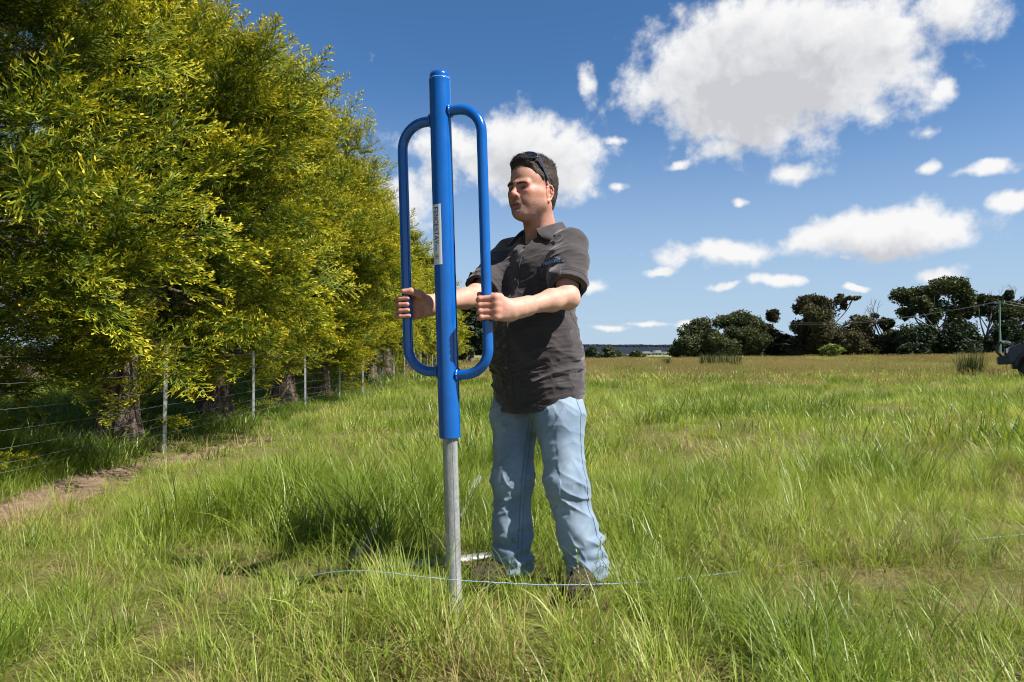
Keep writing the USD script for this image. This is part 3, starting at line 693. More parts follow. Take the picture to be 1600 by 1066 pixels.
def wz(py):
    """Height along the tube of the photograph's row py, on the tube's axis."""
    lo, hi = 0.0, LEN * 1.1
    for _ in range(40):
        m = (lo + hi) / 2
        q = BASE + AX * m; d = q - [0, 0, EYE]
        b = (d[2] * math.cos(PITCH) - d[1] * math.sin(PITCH)) / (d[1] * math.cos(PITCH) + d[2] * math.sin(PITCH))
        lo, hi = (m, hi) if 533 - b * FPX > py else (lo, m)
    return m


W0, W1, WC = wz(684), wz(125), wz(114)
post = thing('steel_post', 'galvanised steel pipe post standing in the grass, blue driver on its head', 'post')
obj(post, 'pipe', along(lathe([(0, -.3), (RP, -.3), (RP, W1 - .12), (RP - .004, W1 - .118), (0, W1 - .118)], 40), BASE, AX), 'post_zinc', 35)
# the weld seam that runs up the pipe
sd = np.array([P(math.sin(.42) * RP, -math.cos(.42) * RP, w) for w in np.linspace(-.05, W0 + .1, 40)])
obj(post, 'weld_seam', tube(sd, .0016, 6), 'galvanised', True)

drv = thing('post_driver', 'blue two-handled tube post driver standing on the galvanised post', 'post driver')
ro, ri = RB, RB - .006
obj(drv, 'tube', along(lathe([(ri, W0 + .001), (ri, W1 - .1), (0, W1 - .1)][::-1] + [(ri, W0 + .001), (ri + .001, W0), (ro - .0015, W0), (ro, W0 + .002), (ro, W1 - .003), (ro - .002, W1), (0, W1)], 56), BASE, AX), 'blue_paint', 40)
capm = lathe([(0, W1 - .01), (ro - .0028, W1 - .01), (ro - .0028, W1 + .012), (ro - .0032, WC - .008), (ro - .0075, WC - .001), (ro - .011, WC), (0, WC + .001)], 56)
obj(drv, 'end_cap', along(capm, BASE, AX), 'blue_paint', 30)
rg = np.random.default_rng(8)


def bead(c, nrm, r, wob=.0020, thick=.0046):
    """A weld bead: a lumpy ring round the axis nrm."""
    n = np.asarray(nrm) / np.linalg.norm(nrm); a = np.cross(n, [0, 0, 1.0]) if abs(n[2]) < .9 else np.cross(n, [1.0, 0, 0]); a /= np.linalg.norm(a); b = np.cross(n, a)
    th = np.linspace(0, 2 * np.pi, 49)
    rr = r + rg.normal(0, wob * .4, 49); rr[-1] = rr[0]
    return tube(np.asarray(c) + np.cos(th)[:, None] * a * rr[:, None] + np.sin(th)[:, None] * b * rr[:, None], np.r_[t_ := thick * rg.uniform(.75, 1.25, 48), t_[0]], 7, False)


obj(drv, 'weld', along(bead([0, 0, W1], [0, 0, 1], ro - .0030, thick=.0030), BASE, AX), 'weld_paint', True)
ROT = math.radians(20)
HAND = {}


def handle(sign, name):
    """One D-shaped handle: out from the tube, round a bend, down, and back in."""
    ha = np.array([math.cos(ROT) * sign, -math.sin(ROT) * sign])       # right handle towards the camera
    wt, wb = (wz(176), wz(586)) if sign > 0 else (wz(187), wz(580))
    off, rad = .158, .092
    pts = [(ro * .6, wt)] + [(off - rad - .02, wt)]
    pts += [(off - rad + rad * math.sin(a), wt - rad + rad * math.cos(a)) for a in np.linspace(0, math.pi / 2, 14)]
    pts += [(off, w) for w in np.linspace(wt - rad, wb + rad, 8)[1:-1]]
    pts += [(off - rad + rad * math.cos(a), wb + rad - rad * math.sin(a)) for a in np.linspace(0, math.pi / 2, 14)]
    pts += [(off - rad - .02, wb), (ro * .6, wb)]
    q = np.array([P(ha[0] * u, ha[1] * u, w) for u, w in pts])
    h = obj(drv, 'handle', tube(q, RH, 28), 'blue_paint', 50)
    d = XF * ha[0] + YF * ha[1]
    for w in (wt, wb):
        obj(h, 'weld', bead(BASE + AX * w + d * (ro + .001), d, RH + .0016), 'blue_paint', True)
    HAND[sign] = (lambda w, ha=ha: P(ha[0] * off, ha[1] * off, w))


handle(1, 'right'); handle(-1, 'left')


def wrap(mesh, a0, w0, r):
    """Bends a flat mesh round the tube: x runs along the arc to the right, y up, z outwards."""
    v, f = (np.asarray(mesh.vertices), np.asarray(mesh.faces)) if hasattr(mesh, 'vertices') else mesh
    a = a0 + v[:, 0] / r
    q = np.stack([np.sin(a) * (r + v[:, 2]), -np.cos(a) * (r + v[:, 2]), w0 + v[:, 1]], 1)
    return BASE + q[:, :1] * XF + q[:, 1:2] * YF + q[:, 2:] * AX, f


def flat(w, h, z0, z1, n=14):
    g = np.linspace(0, w, n)
    v = np.array([[x, y, z] for z in (z0, z1) for y in (0, h) for x in g]); f = []
    for i in range(n - 1):
        f += [[2 * n + i, 2 * n + i + 1, 3 * n + i + 1], [2 * n + i, 3 * n + i + 1, 3 * n + i]]
    for i in range(n - 1):
        f += [[i, 2 * n + i, 2 * n + i + 1][::-1], [i, 2 * n + i + 1, i + 1][::-1], [n + i, n + i + 1, 3 * n + i + 1][::-1], [n + i, 3 * n + i + 1, 3 * n + i][::-1]]
    f += [[0, n, 3 * n], [0, 3 * n, 2 * n], [n - 1, 3 * n - 1, 4 * n - 1], [n - 1, 4 * n - 1, 2 * n - 1]]
    return v, np.array(f)


A0, WS0, WS1 = -1.32, wz(415), wz(322)       # the sticker: left edge angle, bottom and top
SW = (-.135 - A0) * RB
st = obj(drv, 'sticker', wrap(flat(SW, WS1 - WS0, .0002, .0007), A0, WS0, RB), 'sticker_white', 30)


def letters(text, height, xmid, ytop, bold=True, depth=.0003):
    """Lettering that reads downwards: turned a quarter to the right, letter tops to the right."""
    m = meshkit.text_mesh(text, height, depth, bold)
    m = m.subdivide_to_size(height * .5) if hasattr(m, 'subdivide_to_size') else m
    v = np.asarray(m.vertices).copy()
    return np.stack([xmid + v[:, 1] - height / 2, ytop - v[:, 0], v[:, 2] + .0008], 1), np.asarray(m.faces), v[:, 0].max()


HS = WS1 - WS0
v1, f1, l1 = letters('FENCESTAY', .0185, SW * .56, HS - .008)
k1 = (HS * .625) / l1
v1[:, 1] = HS - .008 - (HS - .008 - v1[:, 1]) * k1
obj(st, 'lettering', wrap((v1, f1), A0, WS0, RB), 'sticker_blue', False)
v2, f2, l2 = letters('.com', .0080, SW * .50, HS * .345)
obj(st, 'lettering', wrap((v2, f2), A0, WS0, RB), 'sticker_blue', False)
ring = trimesh.creation.annulus(.0072, .0088, .0003, sections=40); ring.apply_translation([SW * .52, HS * .135, .0010])
arrow = trimesh.util.concatenate([trimesh.creation.extrude_polygon(__import__('shapely').Polygon([(-.004, -.001), (.001, -.001), (.001, -.0045), (.0052, .001), (.001, .0052), (.001, .0025), (-.004, .0025)]), .0003, engine='earcut')])
arrow.apply_translation([SW * .52, HS * .135, .0008])
obj(st, 'emblem', wrap(cat([ring, arrow]), A0, WS0, RB), 'sticker_blue', False)

# the string line across the grass
mat('blue_twine', [(.35, (.12, .24, .46)), (.65, (.36, .50, .66))], .7, noise=(260, 2, .5))
def img(pts):
    return np.array([at(*p) for p in pts])
sl = img([(440, 914, 2.60), (470, 905, 2.55), (505, 896, 2.49), (560, 892, 2.45), (640, 899, 2.42), (720, 907, 2.40), (790, 911, 2.40), (860, 914, 2.42), (930, 913, 2.47), (1000, 910, 2.58), (1060, 904, 2.73), (1130, 896, 2.84), (1290, 873, 3.06), (1440, 852, 3.29), (1640, 832, 3.52), (1800, 820, 3.7)])
from scipy.interpolate import CubicSpline
s_ = np.r_[0, np.cumsum(np.linalg.norm(np.diff(sl, axis=0), axis=1))]
sp = CubicSpline(s_, sl)(np.linspace(0, s_[-1], 400))
ph = np.linspace(0, s_[-1] * 900, 400)
obj('/World', 'string_line', tube(sp, .0012 + .0003 * np.sin(ph), 6), 'blue_twine', True, label='pale blue string line stretched just above the grass past the post', category='string')

# galvanised pipes lying in the grass
def lying(p0, p1, r, label, seat=.03):
    p0, p1 = np.array(p0, float), np.array(p1, float)
    for p in (p0, p1):
        p[2] = float(ground_z(p[0], p[1])) + r + seat
    t = thing('lying_post', label, 'post', tuple(p0), group=None)
    L = np.linalg.norm(p1 - p0)
    obj(t, 'pipe', along(lathe([(0, .03), (r - .004, .03), (r - .004, 0), (r, 0), (r, L), (r - .004, L), (r - .004, L - .03), (0, L - .03)], 28), [0, 0, 0], p1 - p0), 'post_zinc', 35)
    return t
def g_at(px, py, z=.06):
    d = ray(px, py); return np.array([0, 0, EYE]) + d * ((z - EYE) / d[2])
t_ = lying(g_at(553, 862), g_at(618, 772), .026, 'galvanised pipe lying in the grass, its near end left of the standing post', .0)
mat('raw_end', (.42, .30, .24), .8)
obj(t_, 'end_plug', along(lathe([(0, 0.012), (.0215, .012), (.0215, .003), (0, .002)][::-1], 20), [0, 0, 0], g_at(618, 772) - g_at(553, 862)), 'raw_end', 30)
lying(g_at(716, 806), g_at(748, 750), .025, 'galvanised pipe lying in the grass between the standing post and the jeans', .0)
t_ = lying(g_at(772, 846), g_at(610, 862), .03, 'galvanised pipe lying across behind the standing post, partly in shade', -.042)
# its small end bracket
obj(t_, 'bracket', box(-.22, -.205, -.03, .03, -.03, .055), 'post_zinc', 30)
# ---------------------------------------------------------------- soft shapes: smooth unions of tapered bones, meshed by surface nets
class Soft:
    """A list of primitives joined by a smooth minimum (or cut away, or kept inside). Each: (function of points, bounding centre, bounding radius, blend, mode)."""

    def __init__(self):
        self.items = []

    def put(self, fn, c, r, k=.01, mode='add'):
        self.items.append((fn, np.asarray(c, float), float(r), k, mode)); return self

    def cone(self, a, b, ra, rb, k=.01, mode='add', M=None):
        a, b = (np.asarray(q, float) if M is None else M(q) for q in (a, b))
        s = 1.0 if M is None else M.s
        ra, rb = ra * s, rb * s; k = k * s
        ab = b - a; L2 = ab @ ab + 1e-12

        def fn(p):
            t = np.clip((p - a) @ ab / L2, 0, 1)
            return np.linalg.norm(p - a - t[:, None] * ab, axis=1) - (ra + (rb - ra) * t)
        return self.put(fn, (a + b) / 2, np.sqrt(L2) / 2 + max(ra, rb), k, mode)

    def chain(self, pts, rs, k=.01, mode='add', M=None):
        for i in range(len(pts) - 1):
            self.cone(pts[i], pts[i + 1], rs[i], rs[i + 1], k, mode, M)
        return self

    def ball(self, c, r, k=.01, mode='add', M=None):
        return self.cone(c, np.asarray(c, float) + [0, 0, 1e-5], r, r, k, mode, M)

    def egg(self, c, r, k=.01, mode='add', M=None, R=None):
        """An ellipsoid with its axes along the frame M (or the rows of R)."""
        c0 = np.asarray(c, float); s = 1.0
        A = np.eye(3)
        if M is not None:
            c0, s, A = M(c), M.s, M.R
            r = np.asarray(r, float) * (1, M.ys, 1)
        if R is not None:
            A = R @ A if M is not None else R
        r = np.asarray(r, float) * s

        def fn(p):
            q = (p - c0) @ A.T
            k0 = np.linalg.norm(q / r, axis=1); k1 = np.linalg.norm(q / (r * r), axis=1)
            return np.where(k0 < 1e-6, -r.min(), k0 * (k0 - 1) / np.maximum(k1, 1e-9))
        return self.put(fn, c0, r.max(), k * s, mode)

    def __call__(self, p, items=None):
        d = np.full(len(p), 1.0)
        for fn, c, r, k, mode in (self.items if items is None else items):
            e = fn(p)
            if mode == 'add':
                h = np.maximum(k - np.abs(d - e), 0) / k; d = np.minimum(d, e) - h * h * k * .25
            else:
                e = -e if mode == 'sub' else e
                h = np.maximum(k - np.abs(d - e), 0) / k; d = np.maximum(d, e) + h * h * k * .25
        return d

    def near(self, p):
        return self(p)


def net(f, lo, hi, h, items=None, block=12):
    """Surface nets of f over a box, evaluating only the blocks near the surface."""
    lo, hi = np.asarray(lo, float), np.asarray(hi, float)
    n = np.ceil((hi - lo) / h / block).astype(int) * block
    G = np.full(n + 1, 1.0, np.float32)
    nb = n // block
    I = np.stack(np.meshgrid(*[np.arange(x) for x in nb], indexing='ij'), -1).reshape(-1, 3)
    C = lo + (I + .5) * block * h
    dc = np.concatenate([f(c) for c in np.array_split(C, max(1, len(C) // 60000))])
    half = block * h * .5 * 1.732
    act = np.abs(dc) < half * 1.35 + .012
    for b in I[(~act) & (dc < 0)]:
        o = b * block; G[o[0]:o[0] + block + 1, o[1]:o[1] + block + 1, o[2]:o[2] + block + 1] = -1
    g = np.stack(np.meshgrid(*[np.arange(block + 1)] * 3, indexing='ij'), -1).reshape(-1, 3)
    A = I[act]
    for s in range(0, len(A), 48):
        B = A[s:s + 48]
        pts = lo + (B[:, None, :] * block + g[None]) * h
        vals = f(pts.reshape(-1, 3)).reshape(len(B), block + 1, block + 1, block + 1)
        for b, v in zip(B, vals):
            o = b * block; G[o[0]:o[0] + block + 1, o[1]:o[1] + block + 1, o[2]:o[2] + block + 1] = v
    S = G < 0
    c = [S[x:n[0] + x, y:n[1] + y, z:n[2] + z] for x in (0, 1) for y in (0, 1) for z in (0, 1)]
    any_, all_ = c[0].copy(), c[0].copy()
    for q in c[1:]:
        any_ |= q; all_ &= q
    cells = np.argwhere(any_ & ~all_)
    idx = np.full(n, -1, np.int32); idx[tuple(cells.T)] = np.arange(len(cells))
    corner = np.array([[x, y, z] for x in (0, 1) for y in (0, 1) for z in (0, 1)])
    V8 = np.stack([G[tuple((cells + k).T)] for k in corner], 1).astype(float)
    acc, cnt = np.zeros((len(cells), 3)), np.zeros(len(cells))
    for i in range(8):
        for j in range(i + 1, 8):
            if np.abs(corner[i] - corner[j]).sum() != 1:
                continue
            a, b = V8[:, i], V8[:, j]; m = (a < 0) != (b < 0)
            t = np.where(m, a / np.where(a - b == 0, 1, a - b), 0)
            acc += m[:, None] * (corner[i] + t[:, None] * (corner[j] - corner[i])); cnt += m
    V = lo + (cells + acc / cnt[:, None]) * h
    F = []
    for ax in range(3):
        u, w = (ax + 1) % 3, (ax + 2) % 3
        sl0, sl1 = [slice(None)] * 3, [slice(None)] * 3
        sl0[ax], sl1[ax] = slice(0, -1), slice(1, None)
        e = np.argwhere(S[tuple(sl0)] != S[tuple(sl1)])
        e = e[(e[:, u] > 0) & (e[:, w] > 0) & (e[:, u] < n[u]) & (e[:, w] < n[w])]
        du, dw = np.zeros(3, int), np.zeros(3, int); du[u] = 1; dw[w] = 1
        q = [idx[tuple(x.T)] for x in (e, e - du, e - du - dw, e - dw)]
        s0 = S[tuple(e.T)]
        Q = np.stack(q, 1); Q[~s0] = Q[~s0][:, ::-1]
        ok = (Q >= 0).all(1); Q = Q[ok]
        F += [Q[:, [0, 1, 2]], Q[:, [0, 2, 3]]]
    return V, np.vstack(F)


def relax(v, f, times=2, lam=.5):
    """Light smoothing without shrinking."""
    e = np.vstack([f[:, [0, 1]], f[:, [1, 2]], f[:, [2, 0]]])
    n = len(v); deg = np.bincount(e.ravel(), minlength=n)[:, None]
    for t in range(times * 2):
        s = np.stack([np.bincount(e[:, 0], v[e[:, 1], k], n) + np.bincount(e[:, 1], v[e[:, 0], k], n) for k in range(3)], 1)
        v = v + (lam if t % 2 == 0 else -lam * 1.03) * (s / deg - v)
    return v


class Frame:
    """Local frame: a point (forward, left, up) to the world, with a scale."""

    def __init__(self, o, yaw, pitch=0.0, roll=0.0, s=1.0, ys=1.0):
        self.ys = ys
        f = np.array([-math.sin(yaw), -math.cos(yaw), 0]); l = np.array([-f[1], f[0], 0]); u = np.array([0, 0, 1.0])
        f, u = f * math.cos(pitch) + u * math.sin(pitch), u * math.cos(pitch) - f * math.sin(pitch)
        l, u = l * math.cos(roll) + u * math.sin(roll), u * math.cos(roll) - l * math.sin(roll)
        self.o, self.R, self.s = np.asarray(o, float), np.stack([f, l, u]), s

    def __call__(self, q):
        return self.o + self.s * ((np.asarray(q, float) * (1, self.ys, 1)) @ self.R)

    def inv(self, p):
        return (np.asarray(p) - self.o) @ self.R.T / self.s / (1, self.ys, 1)


def march(f, o, d, tmax=.6, n=60):
    """Where rays from outside meet the surface of f."""
    o, d = np.asarray(o, float), np.broadcast_to(np.asarray(d, float), np.shape(o)); t = np.zeros(len(o))
    for _ in range(n):
        t = np.minimum(t + f(o + d * t[:, None]) * .8, tmax)
    return o + d * t[:, None]


def grad(f, p, e=.002):
    g = np.stack([f(p + np.eye(3)[k] * e) - f(p - np.eye(3)[k] * e) for k in range(3)], 1)
    return g / (np.linalg.norm(g, axis=1, keepdims=True) + 1e-12)


def slab(p, nrm, thick, lift, nx, ny):
    """A sheet over a grid of points (ny rows of nx), pushed along the normals: a sewn-on piece."""
    top, bot = p + nrm * (lift + thick), p + nrm * (lift - .002)
    v = np.vstack([top, bot]); m = nx * ny
    i, j = np.meshgrid(np.arange(ny - 1), np.arange(nx - 1), indexing='ij'); a = (i * nx + j).ravel()
    f = [np.stack([a, a + 1, a + nx + 1], 1), np.stack([a, a + nx + 1, a + nx], 1)]
    f += [g[:, ::-1] + m for g in list(f)]
    edge = list(range(nx)) + [k * nx + nx - 1 for k in range(1, ny)] + [m - 1 - k for k in range(1, nx)] + [(ny - 1 - k) * nx for k in range(1, ny)]
    e = np.array(edge); g = np.roll(e, -1)
    f += [np.stack([e, e + m, g + m], 1), np.stack([e, g + m, g], 1)]
    return v, np.vstack(f)
# ---------------------------------------------------------------- the man
def grip_w(sign, py):
    """Height along the driver at which the handle crosses the photograph's row py."""
    lo, hi = 0.3, LEN
    for _ in range(40):
        m = (lo + hi) / 2; d = HAND[sign](m) - np.array([0, 0, EYE])
        b = (d[2] * math.cos(PITCH) - d[1] * math.sin(PITCH)) / (d[1] * math.cos(PITCH) + d[2] * math.sin(PITCH))
        lo, hi = (m, hi) if 533 - b * FPX > py else (lo, m)
    return m


HEAD = Frame((.084, 2.82, 1.606), math.radians(40), math.radians(1), math.radians(-2), 1.07, .90)
TOR = Frame((.115, 2.86, 0), math.radians(45))
SHL, SHR = TOR([0, .172, 1.372]), TOR([0, -.180, 1.372])
ELL, ELR = np.array([.206, 2.575, 1.150]), np.array([-.140, 2.79, 1.172])
CL, CR = HAND[1](grip_w(1, 482)), HAND[-1](grip_w(-1, 474))


def polar(C, phi, r, a):
    phi = math.radians(phi)
    return C + XF * math.cos(phi) * r + YF * math.sin(phi) * r + AX * a


def add_hand(S, C, mcp, pip, dip, tip, W, elbow, thumb, order):
    """Palm, four fingers closed round the handle and a thumb, on a wrist at W."""
    zs = order
    for i, a in enumerate(zs):
        q = (1.0, 1.06, 1.0, .84)[i]; r = (.0098, .0100, .0096, .0084)[i]
        K = polar(C, mcp[0], mcp[1] * (1.0 if i < 3 else .95), a); p1 = polar(C, pip[0] + (0, -3, 0, 6)[i], pip[1] * (.98 + .04 * q - .04), a - .002)
        p2 = polar(C, dip[0], dip[1], a - .003); p3 = polar(C, tip[0] + (0, -4, 0, 10)[i], tip[1], a - .003)
        S.chain([K, p1], [r * 1.18, r * 1.04], .006); S.ball(p1, r * 1.10, .005)
        S.chain([p1, p2, p3], [r * 1.04, r * .96, r * .84], .003)
        S.ball(K, r * 1.32, .010)
        wr = W + AX * (.016 - .012 * i)
        S.chain([K, K * .5 + wr * .5 + (K - C) * .0, wr], [r * 1.3, .0150, .0175], .016)
    S.chain(thumb[0], thumb[1], .010)
    S.cone(W, W + (elbow - W) * .12, .0275, .0285, .03)


skin = Soft()
# ---- head
M = HEAD
sk = skin
sk.egg((-.016, 0, .044), (.104, .079, .084), .02, M=M).egg((.034, 0, .040), (.060, .064, .062), .03, M=M)
sk.egg((.030, 0, -.030), (.058, .060, .066), .03, M=M)
for s in (1, -1):
    sk.cone((.000, .053 * s, -.048), (.068, .011 * s, -.088), .024, .018, .03, M=M)
    sk.egg((.052, .036 * s, -.038), (.036, .027, .036), .025, M=M)
    sk.egg((.004, .049 * s, -.044), (.028, .020, .036), .03, M=M)                             # jaw muscle
    sk.cone((.020, .061 * s, -.010), (.068, .046 * s, -.014), .014, .013, .024, M=M)
sk.ball((.079, 0, -.0865), .0165, .024, M=M)
sk.egg((.020, 0, -.094), (.056, .044, .028), .03, M=M)                      # under the chin
sk.egg((.069, 0, -.054), (.027, .034, .030), .025, M=M)                      # muzzle
for s in (1, -1):
    sk.cone((.0930, .009 * s, .0130), (.0830, .045 * s, .0150), .0115, .0110, .014, M=M)     # brow
    sk.egg((.1035, .0335 * s, -.003), (.0200, .0190, .0115), .009, 'sub', M=M)               # socket
    sk.egg((.0755, .0325 * s, -.0010), (.0150, .0162, .0140), .004, M=M)                      # lids
    sk.egg((.0920, .0325 * s, -.0026), (.006, .0120, .0030), .0015, 'sub', M=M)              # the slit
    sk.cone((.0885, .020 * s, -.016), (.0820, .042 * s, -.016), .0050, .0045, .012, M=M)     # lower lid bag
sk.cone((.0920, 0, .012), (.1110, 0, -.026), .0080, .0090, .010, M=M).ball((.1135, 0, -.0300), .0108, .009, M=M)
for s in (1, -1):
    sk.egg((.1000, .0125 * s, -.0325), (.0115, .0070, .0080), .007, M=M)
    sk.egg((.1065, .0065 * s, -.0405), (.0055, .0030, .0035), .003, 'sub', M=M)
    sk.cone((.1000, .0210 * s, -.0330), (.0880, .0370 * s, -.0660), .0006, .0004, .007, 'sub', M=M)   # fold beside the mouth
for z_, w_ in ((.046, .030), (.058, .034), (.069, .028)):
    0 and sk.chain([(.0935 - .3 * (z_ - .04), -w_, z_ - .004), (.1000 - .3 * (z_ - .04), 0, z_), (.0935 - .3 * (z_ - .04), w_, z_ - .004)], [.0001, .0003, .0001], .003, 'sub', M=M)
for s in (1, -1):
    sk.cone((.1035, .0065 * s, .010), (.1010, .0080 * s, .022), .0004, .0003, .004, 'sub', M=M)      # frown lines
    for a in (-.5, 0, .5):
        sk.cone((.0720, .0530 * s, -.002 + .004 * a), (.0600, .0620 * s, -.003 + .014 * a), .0004, .0002, .004, 'sub', M=M)
    sk.cone((.0830, .0440 * s, -.014), (.0960, .0180 * s, -.018), .0008, .0008, .005, 'sub', M=M)
sk.chain([(.0800, .0325, -.0650), (.0940, .0120, -.0595), (.0960, 0, -.0605), (.0940, -.0120, -.0595), (.0800, -.0325, -.0650)], [.0022, .0038, .0034, .0038, .0022], .007, M=M)
sk.chain([(.0800, .0305, -.0675), (.0925, .0100, -.0735), (.0925, -.0100, -.0735), (.0800, -.0305, -.0675)], [.0022, .0046, .0046, .0022], .007, M=M)
sk.chain([(.0820, .0340, -.0675), (.0985, .0100, -.0665), (.0995, 0, -.0668), (.0985, -.0100, -.0665), (.0820, -.0340, -.0675)], [.0010, .0013, .0014, .0013, .0010], .0016, 'sub', M=M)
sk.cone((.0960, -.010, -.0800), (.0960, .010, -.0800), .0015, .0015, .016, 'sub', M=M)
for s in (1, -1):
    Re = np.array([[math.cos(.35), s * math.sin(.35), 0], [-s * math.sin(.35), math.cos(.35), 0], [0, 0, 1.0]])
    E = lambda u, z, o=0.0: (-.010 + u, (.0790 + .32 * -u + o) * s, -.012 + z)
    sk.egg(E(0, 0), (.0175, .0060, .0290), .006, M=M, R=Re)
    rim = [(.012, -.006), (.0135, .008), (.0110, .022), (.0020, .0315), (-.0090, .0290), (-.0165, .0180), (-.0175, .0040), (-.0130, -.0110), (-.0060, -.0220), (.0030, -.0290)]
    sk.chain([E(u, z, .0055) for u, z in rim], [.0030, .0034, .0036, .0038, .0038, .0038, .0036, .0034, .0040, .0060], .003, M=M)
    sk.chain([E(-.0080, .0160, .004), E(-.0095, .0040, .0045), E(-.0050, -.0080, .004), E(.0040, -.0120, .004)], [.0026, .0030, .0030, .0026], .003, M=M)
    sk.egg(E(.0015, .0000, .0105), (.0080, .0070, .0110), .004, 'sub', M=M, R=Re)
    sk.cone(E(.0110, -.002, .005), E(.0105, -.009, .005), .0042, .0034, .003, M=M)
    sk.ball(E(.0040, -.0300, .003), .0075, .006, M=M)
# ---- neck, shoulders and trunk (inside the shirt)
NB = TOR([-.035, -.005, 1.405])
sk.cone(M((-.028, 0, -.045)), NB, .060, .066, .03)
for s in (1, -1):
    sk.cone(M((-.035, .050 * s, -.055)), TOR([.045, .018 * s, 1.33]), .016, .013, .025)      # neck muscles to the breastbone
sk.egg(TOR([0, 0, 1.20]), (.105, .160, .19), .04, R=TOR.R).egg(TOR([.02, 0, .93]), (.12, .145, .22), .05, R=TOR.R)
sk.chain([SHL, ELL], [.050, .042], .03).chain([SHR, ELR], [.050, .042], .03)
sk.chain([NB, SHL], [.055, .045], .03).chain([NB, SHR], [.055, .045], .03)
WL = CL + XF * .081 + YF * .012 - AX * .008
WR = CR + XF * .078 + YF * .046 - AX * .006
for S0, E0, W0_, s in ((SHL, ELL, WL, 1), (SHR, ELR, WR, -1)):
    d = W0_ - E0
    sk.chain([E0, E0 + d * .28, E0 + d * .72, W0_], [.0400, .0405, .0290, .0250], .02)
    sk.ball(E0 + np.array([.012, .006, -.008]) * s, .034, .03)
    sk.cone(E0 + d * .70 + AX * .012, W0_ + AX * .011, .0195, .0170, .02); sk.cone(E0 + d * .70 - AX * .012, W0_ - AX * .011, .0195, .0170, .02)
add_hand(sk, CL, (-42, .046), (-128, .0375), (164, .0310), (100, .0295), WL, ELL,
         ([WL + AX * .012 + YF * .012 - XF * .012, polar(CL, 28, .050, .038), polar(CL, 88, .034, .050), polar(CL, 150, .031, .052)], [.0185, .0150, .0112, .0088]), [.034, .012, -.010, -.031])
sk.cone(polar(CL, 15, .036, .020), polar(CL, 12, .040, -.028), .0150, .0140, .02)          # heel of the palm against the bar
add_hand(sk, CR, (70, .044), (162, .0390), (-134, .0315), (-76, .0295), WR, ELR,
         ([WR + AX * .012 - YF * .018 - XF * .010, polar(CR, -8, .050, .030), polar(CR, -52, .036, .041), polar(CR, -104, .031, .0415)], [.0180, .0148, .0115, .0090]), [.019, -.003, -.025, -.045])
sk.cone(polar(CR, 35, .038, .012), polar(CR, 32, .040, -.040), .0150, .0140, .02)


def grouped(S, cell=.11):
    """The same function, but each point meets only the primitives that reach its cell."""
    C = np.array([i[1] for i in S.items]); Rr = np.array([i[2] + i[3] for i in S.items])

    def f(p):
        out = np.empty(len(p))
        key = np.floor(p / cell).astype(int); k0 = key.min(0); span = key.max(0) - k0 + 1; key -= k0
        flat_ = (key[:, 0] * span[1] + key[:, 1]) * span[2] + key[:, 2]
        flat_ = flat_.astype(np.int16 if span.prod() < 32000 else np.int64)
        order = np.argsort(flat_, kind='stable'); so = flat_[order]
        cuts = np.r_[0, np.where(np.diff(so))[0] + 1, len(so)]; u = key[order[cuts[:-1]]] + k0
        for i in range(len(u)):
            sel = order[cuts[i]:cuts[i + 1]]
            c = (u[i] + .5) * cell
            near = np.linalg.norm(C - c, axis=1) - Rr < cell * .87 + .05
            out[sel] = S(p[sel], [S.items[j] for j in np.where(near)[0]]) if near.any() else .1
        return np.minimum(out, .2)
    return f


man = thing('person', 'man in dark grey work shirt and faded jeans gripping the blue post driver', 'person', (.11, 2.84, 0))
MO = np.array([.11, 2.84, 0])


def part(parent, name, mesh, material, smooth=True, color=None, **kw):
    v, f = mesh if isinstance(mesh, tuple) else (np.asarray(mesh.vertices), np.asarray(mesh.faces))
    p = obj(parent, name, (np.asarray(v) - MO, f), material, smooth, **kw)
    if color is not None:
        UsdGeom.PrimvarsAPI(stage.GetPrimAtPath(p)).CreatePrimvar('tint', Sdf.ValueTypeNames.Color3fArray, 'vertex').Set(Vt.Vec3fArray.FromNumpy(color.astype(np.float32)))
    return p


fs = grouped(skin)
bv, bf = net(fs, (-.43, 2.26, .74), (.36, 3.10, 1.80), .0026)
bv = relax(bv, bf, 1)
# skin tones: redder cheeks, nose, ears and hands, lips, a beard shadow on the jaw
q = HEAD.inv(bv); tint = np.tile(np.array([.43, .245, .182]), (len(bv), 1))


def blend(w, c):
    global tint
    w = np.clip(w, 0, 1)[:, None]; tint = tint * (1 - w) + np.asarray(c) * w


inhead = (np.linalg.norm(q, axis=1) < .19)
gs = lambda c, r: np.exp(-(((q - np.array(c)) / np.array(r)) ** 2).sum(1)) * inhead
blend(.55 * inhead, (.355, .155, .105))
for s in (1, -1):
    blend(.55 * gs((.065, .045 * s, -.02), (.04, .028, .022)), (.44, .165, .115)); blend(.75 * gs((-.012, .085 * s, -.012), (.026, .02, .036)), (.46, .175, .125))
blend(.6 * gs((.115, 0, -.026), (.018, .018, .018)), (.44, .165, .12))
blend(.42 * inhead * sstep(-q[:, 2], .035, .065) * sstep(q[:, 0], -.01, .03) * (1 - sstep(-q[:, 2], .10, .13)), (.25, .155, .125))
blend(.85 * gs((.093, 0, -.0668), (.016, .031, .0070)), (.22, .075, .062)); blend(.9 * gs((.092, 0, -.0668), (.018, .031, .0024)), (.09, .03, .025))
for s in (1, -1):
    blend(.75 * gs((.090, .033 * s, -.0025), (.010, .0150, .0045)), (.10, .055, .045)); blend(.55 * gs((.088, .033 * s, -.0030), (.018, .0200, .0100)), (.17, .080, .060)); blend(.5 * gs((.092, .028 * s, .0120), (.02, .024, .0045)), (.10, .06, .045)); blend(.35 * gs((.086, .033 * s, .014), (.02, .02, .008)), (.40, .22, .17))  # lashes and brows, plus eye-socket shade painted into the skin
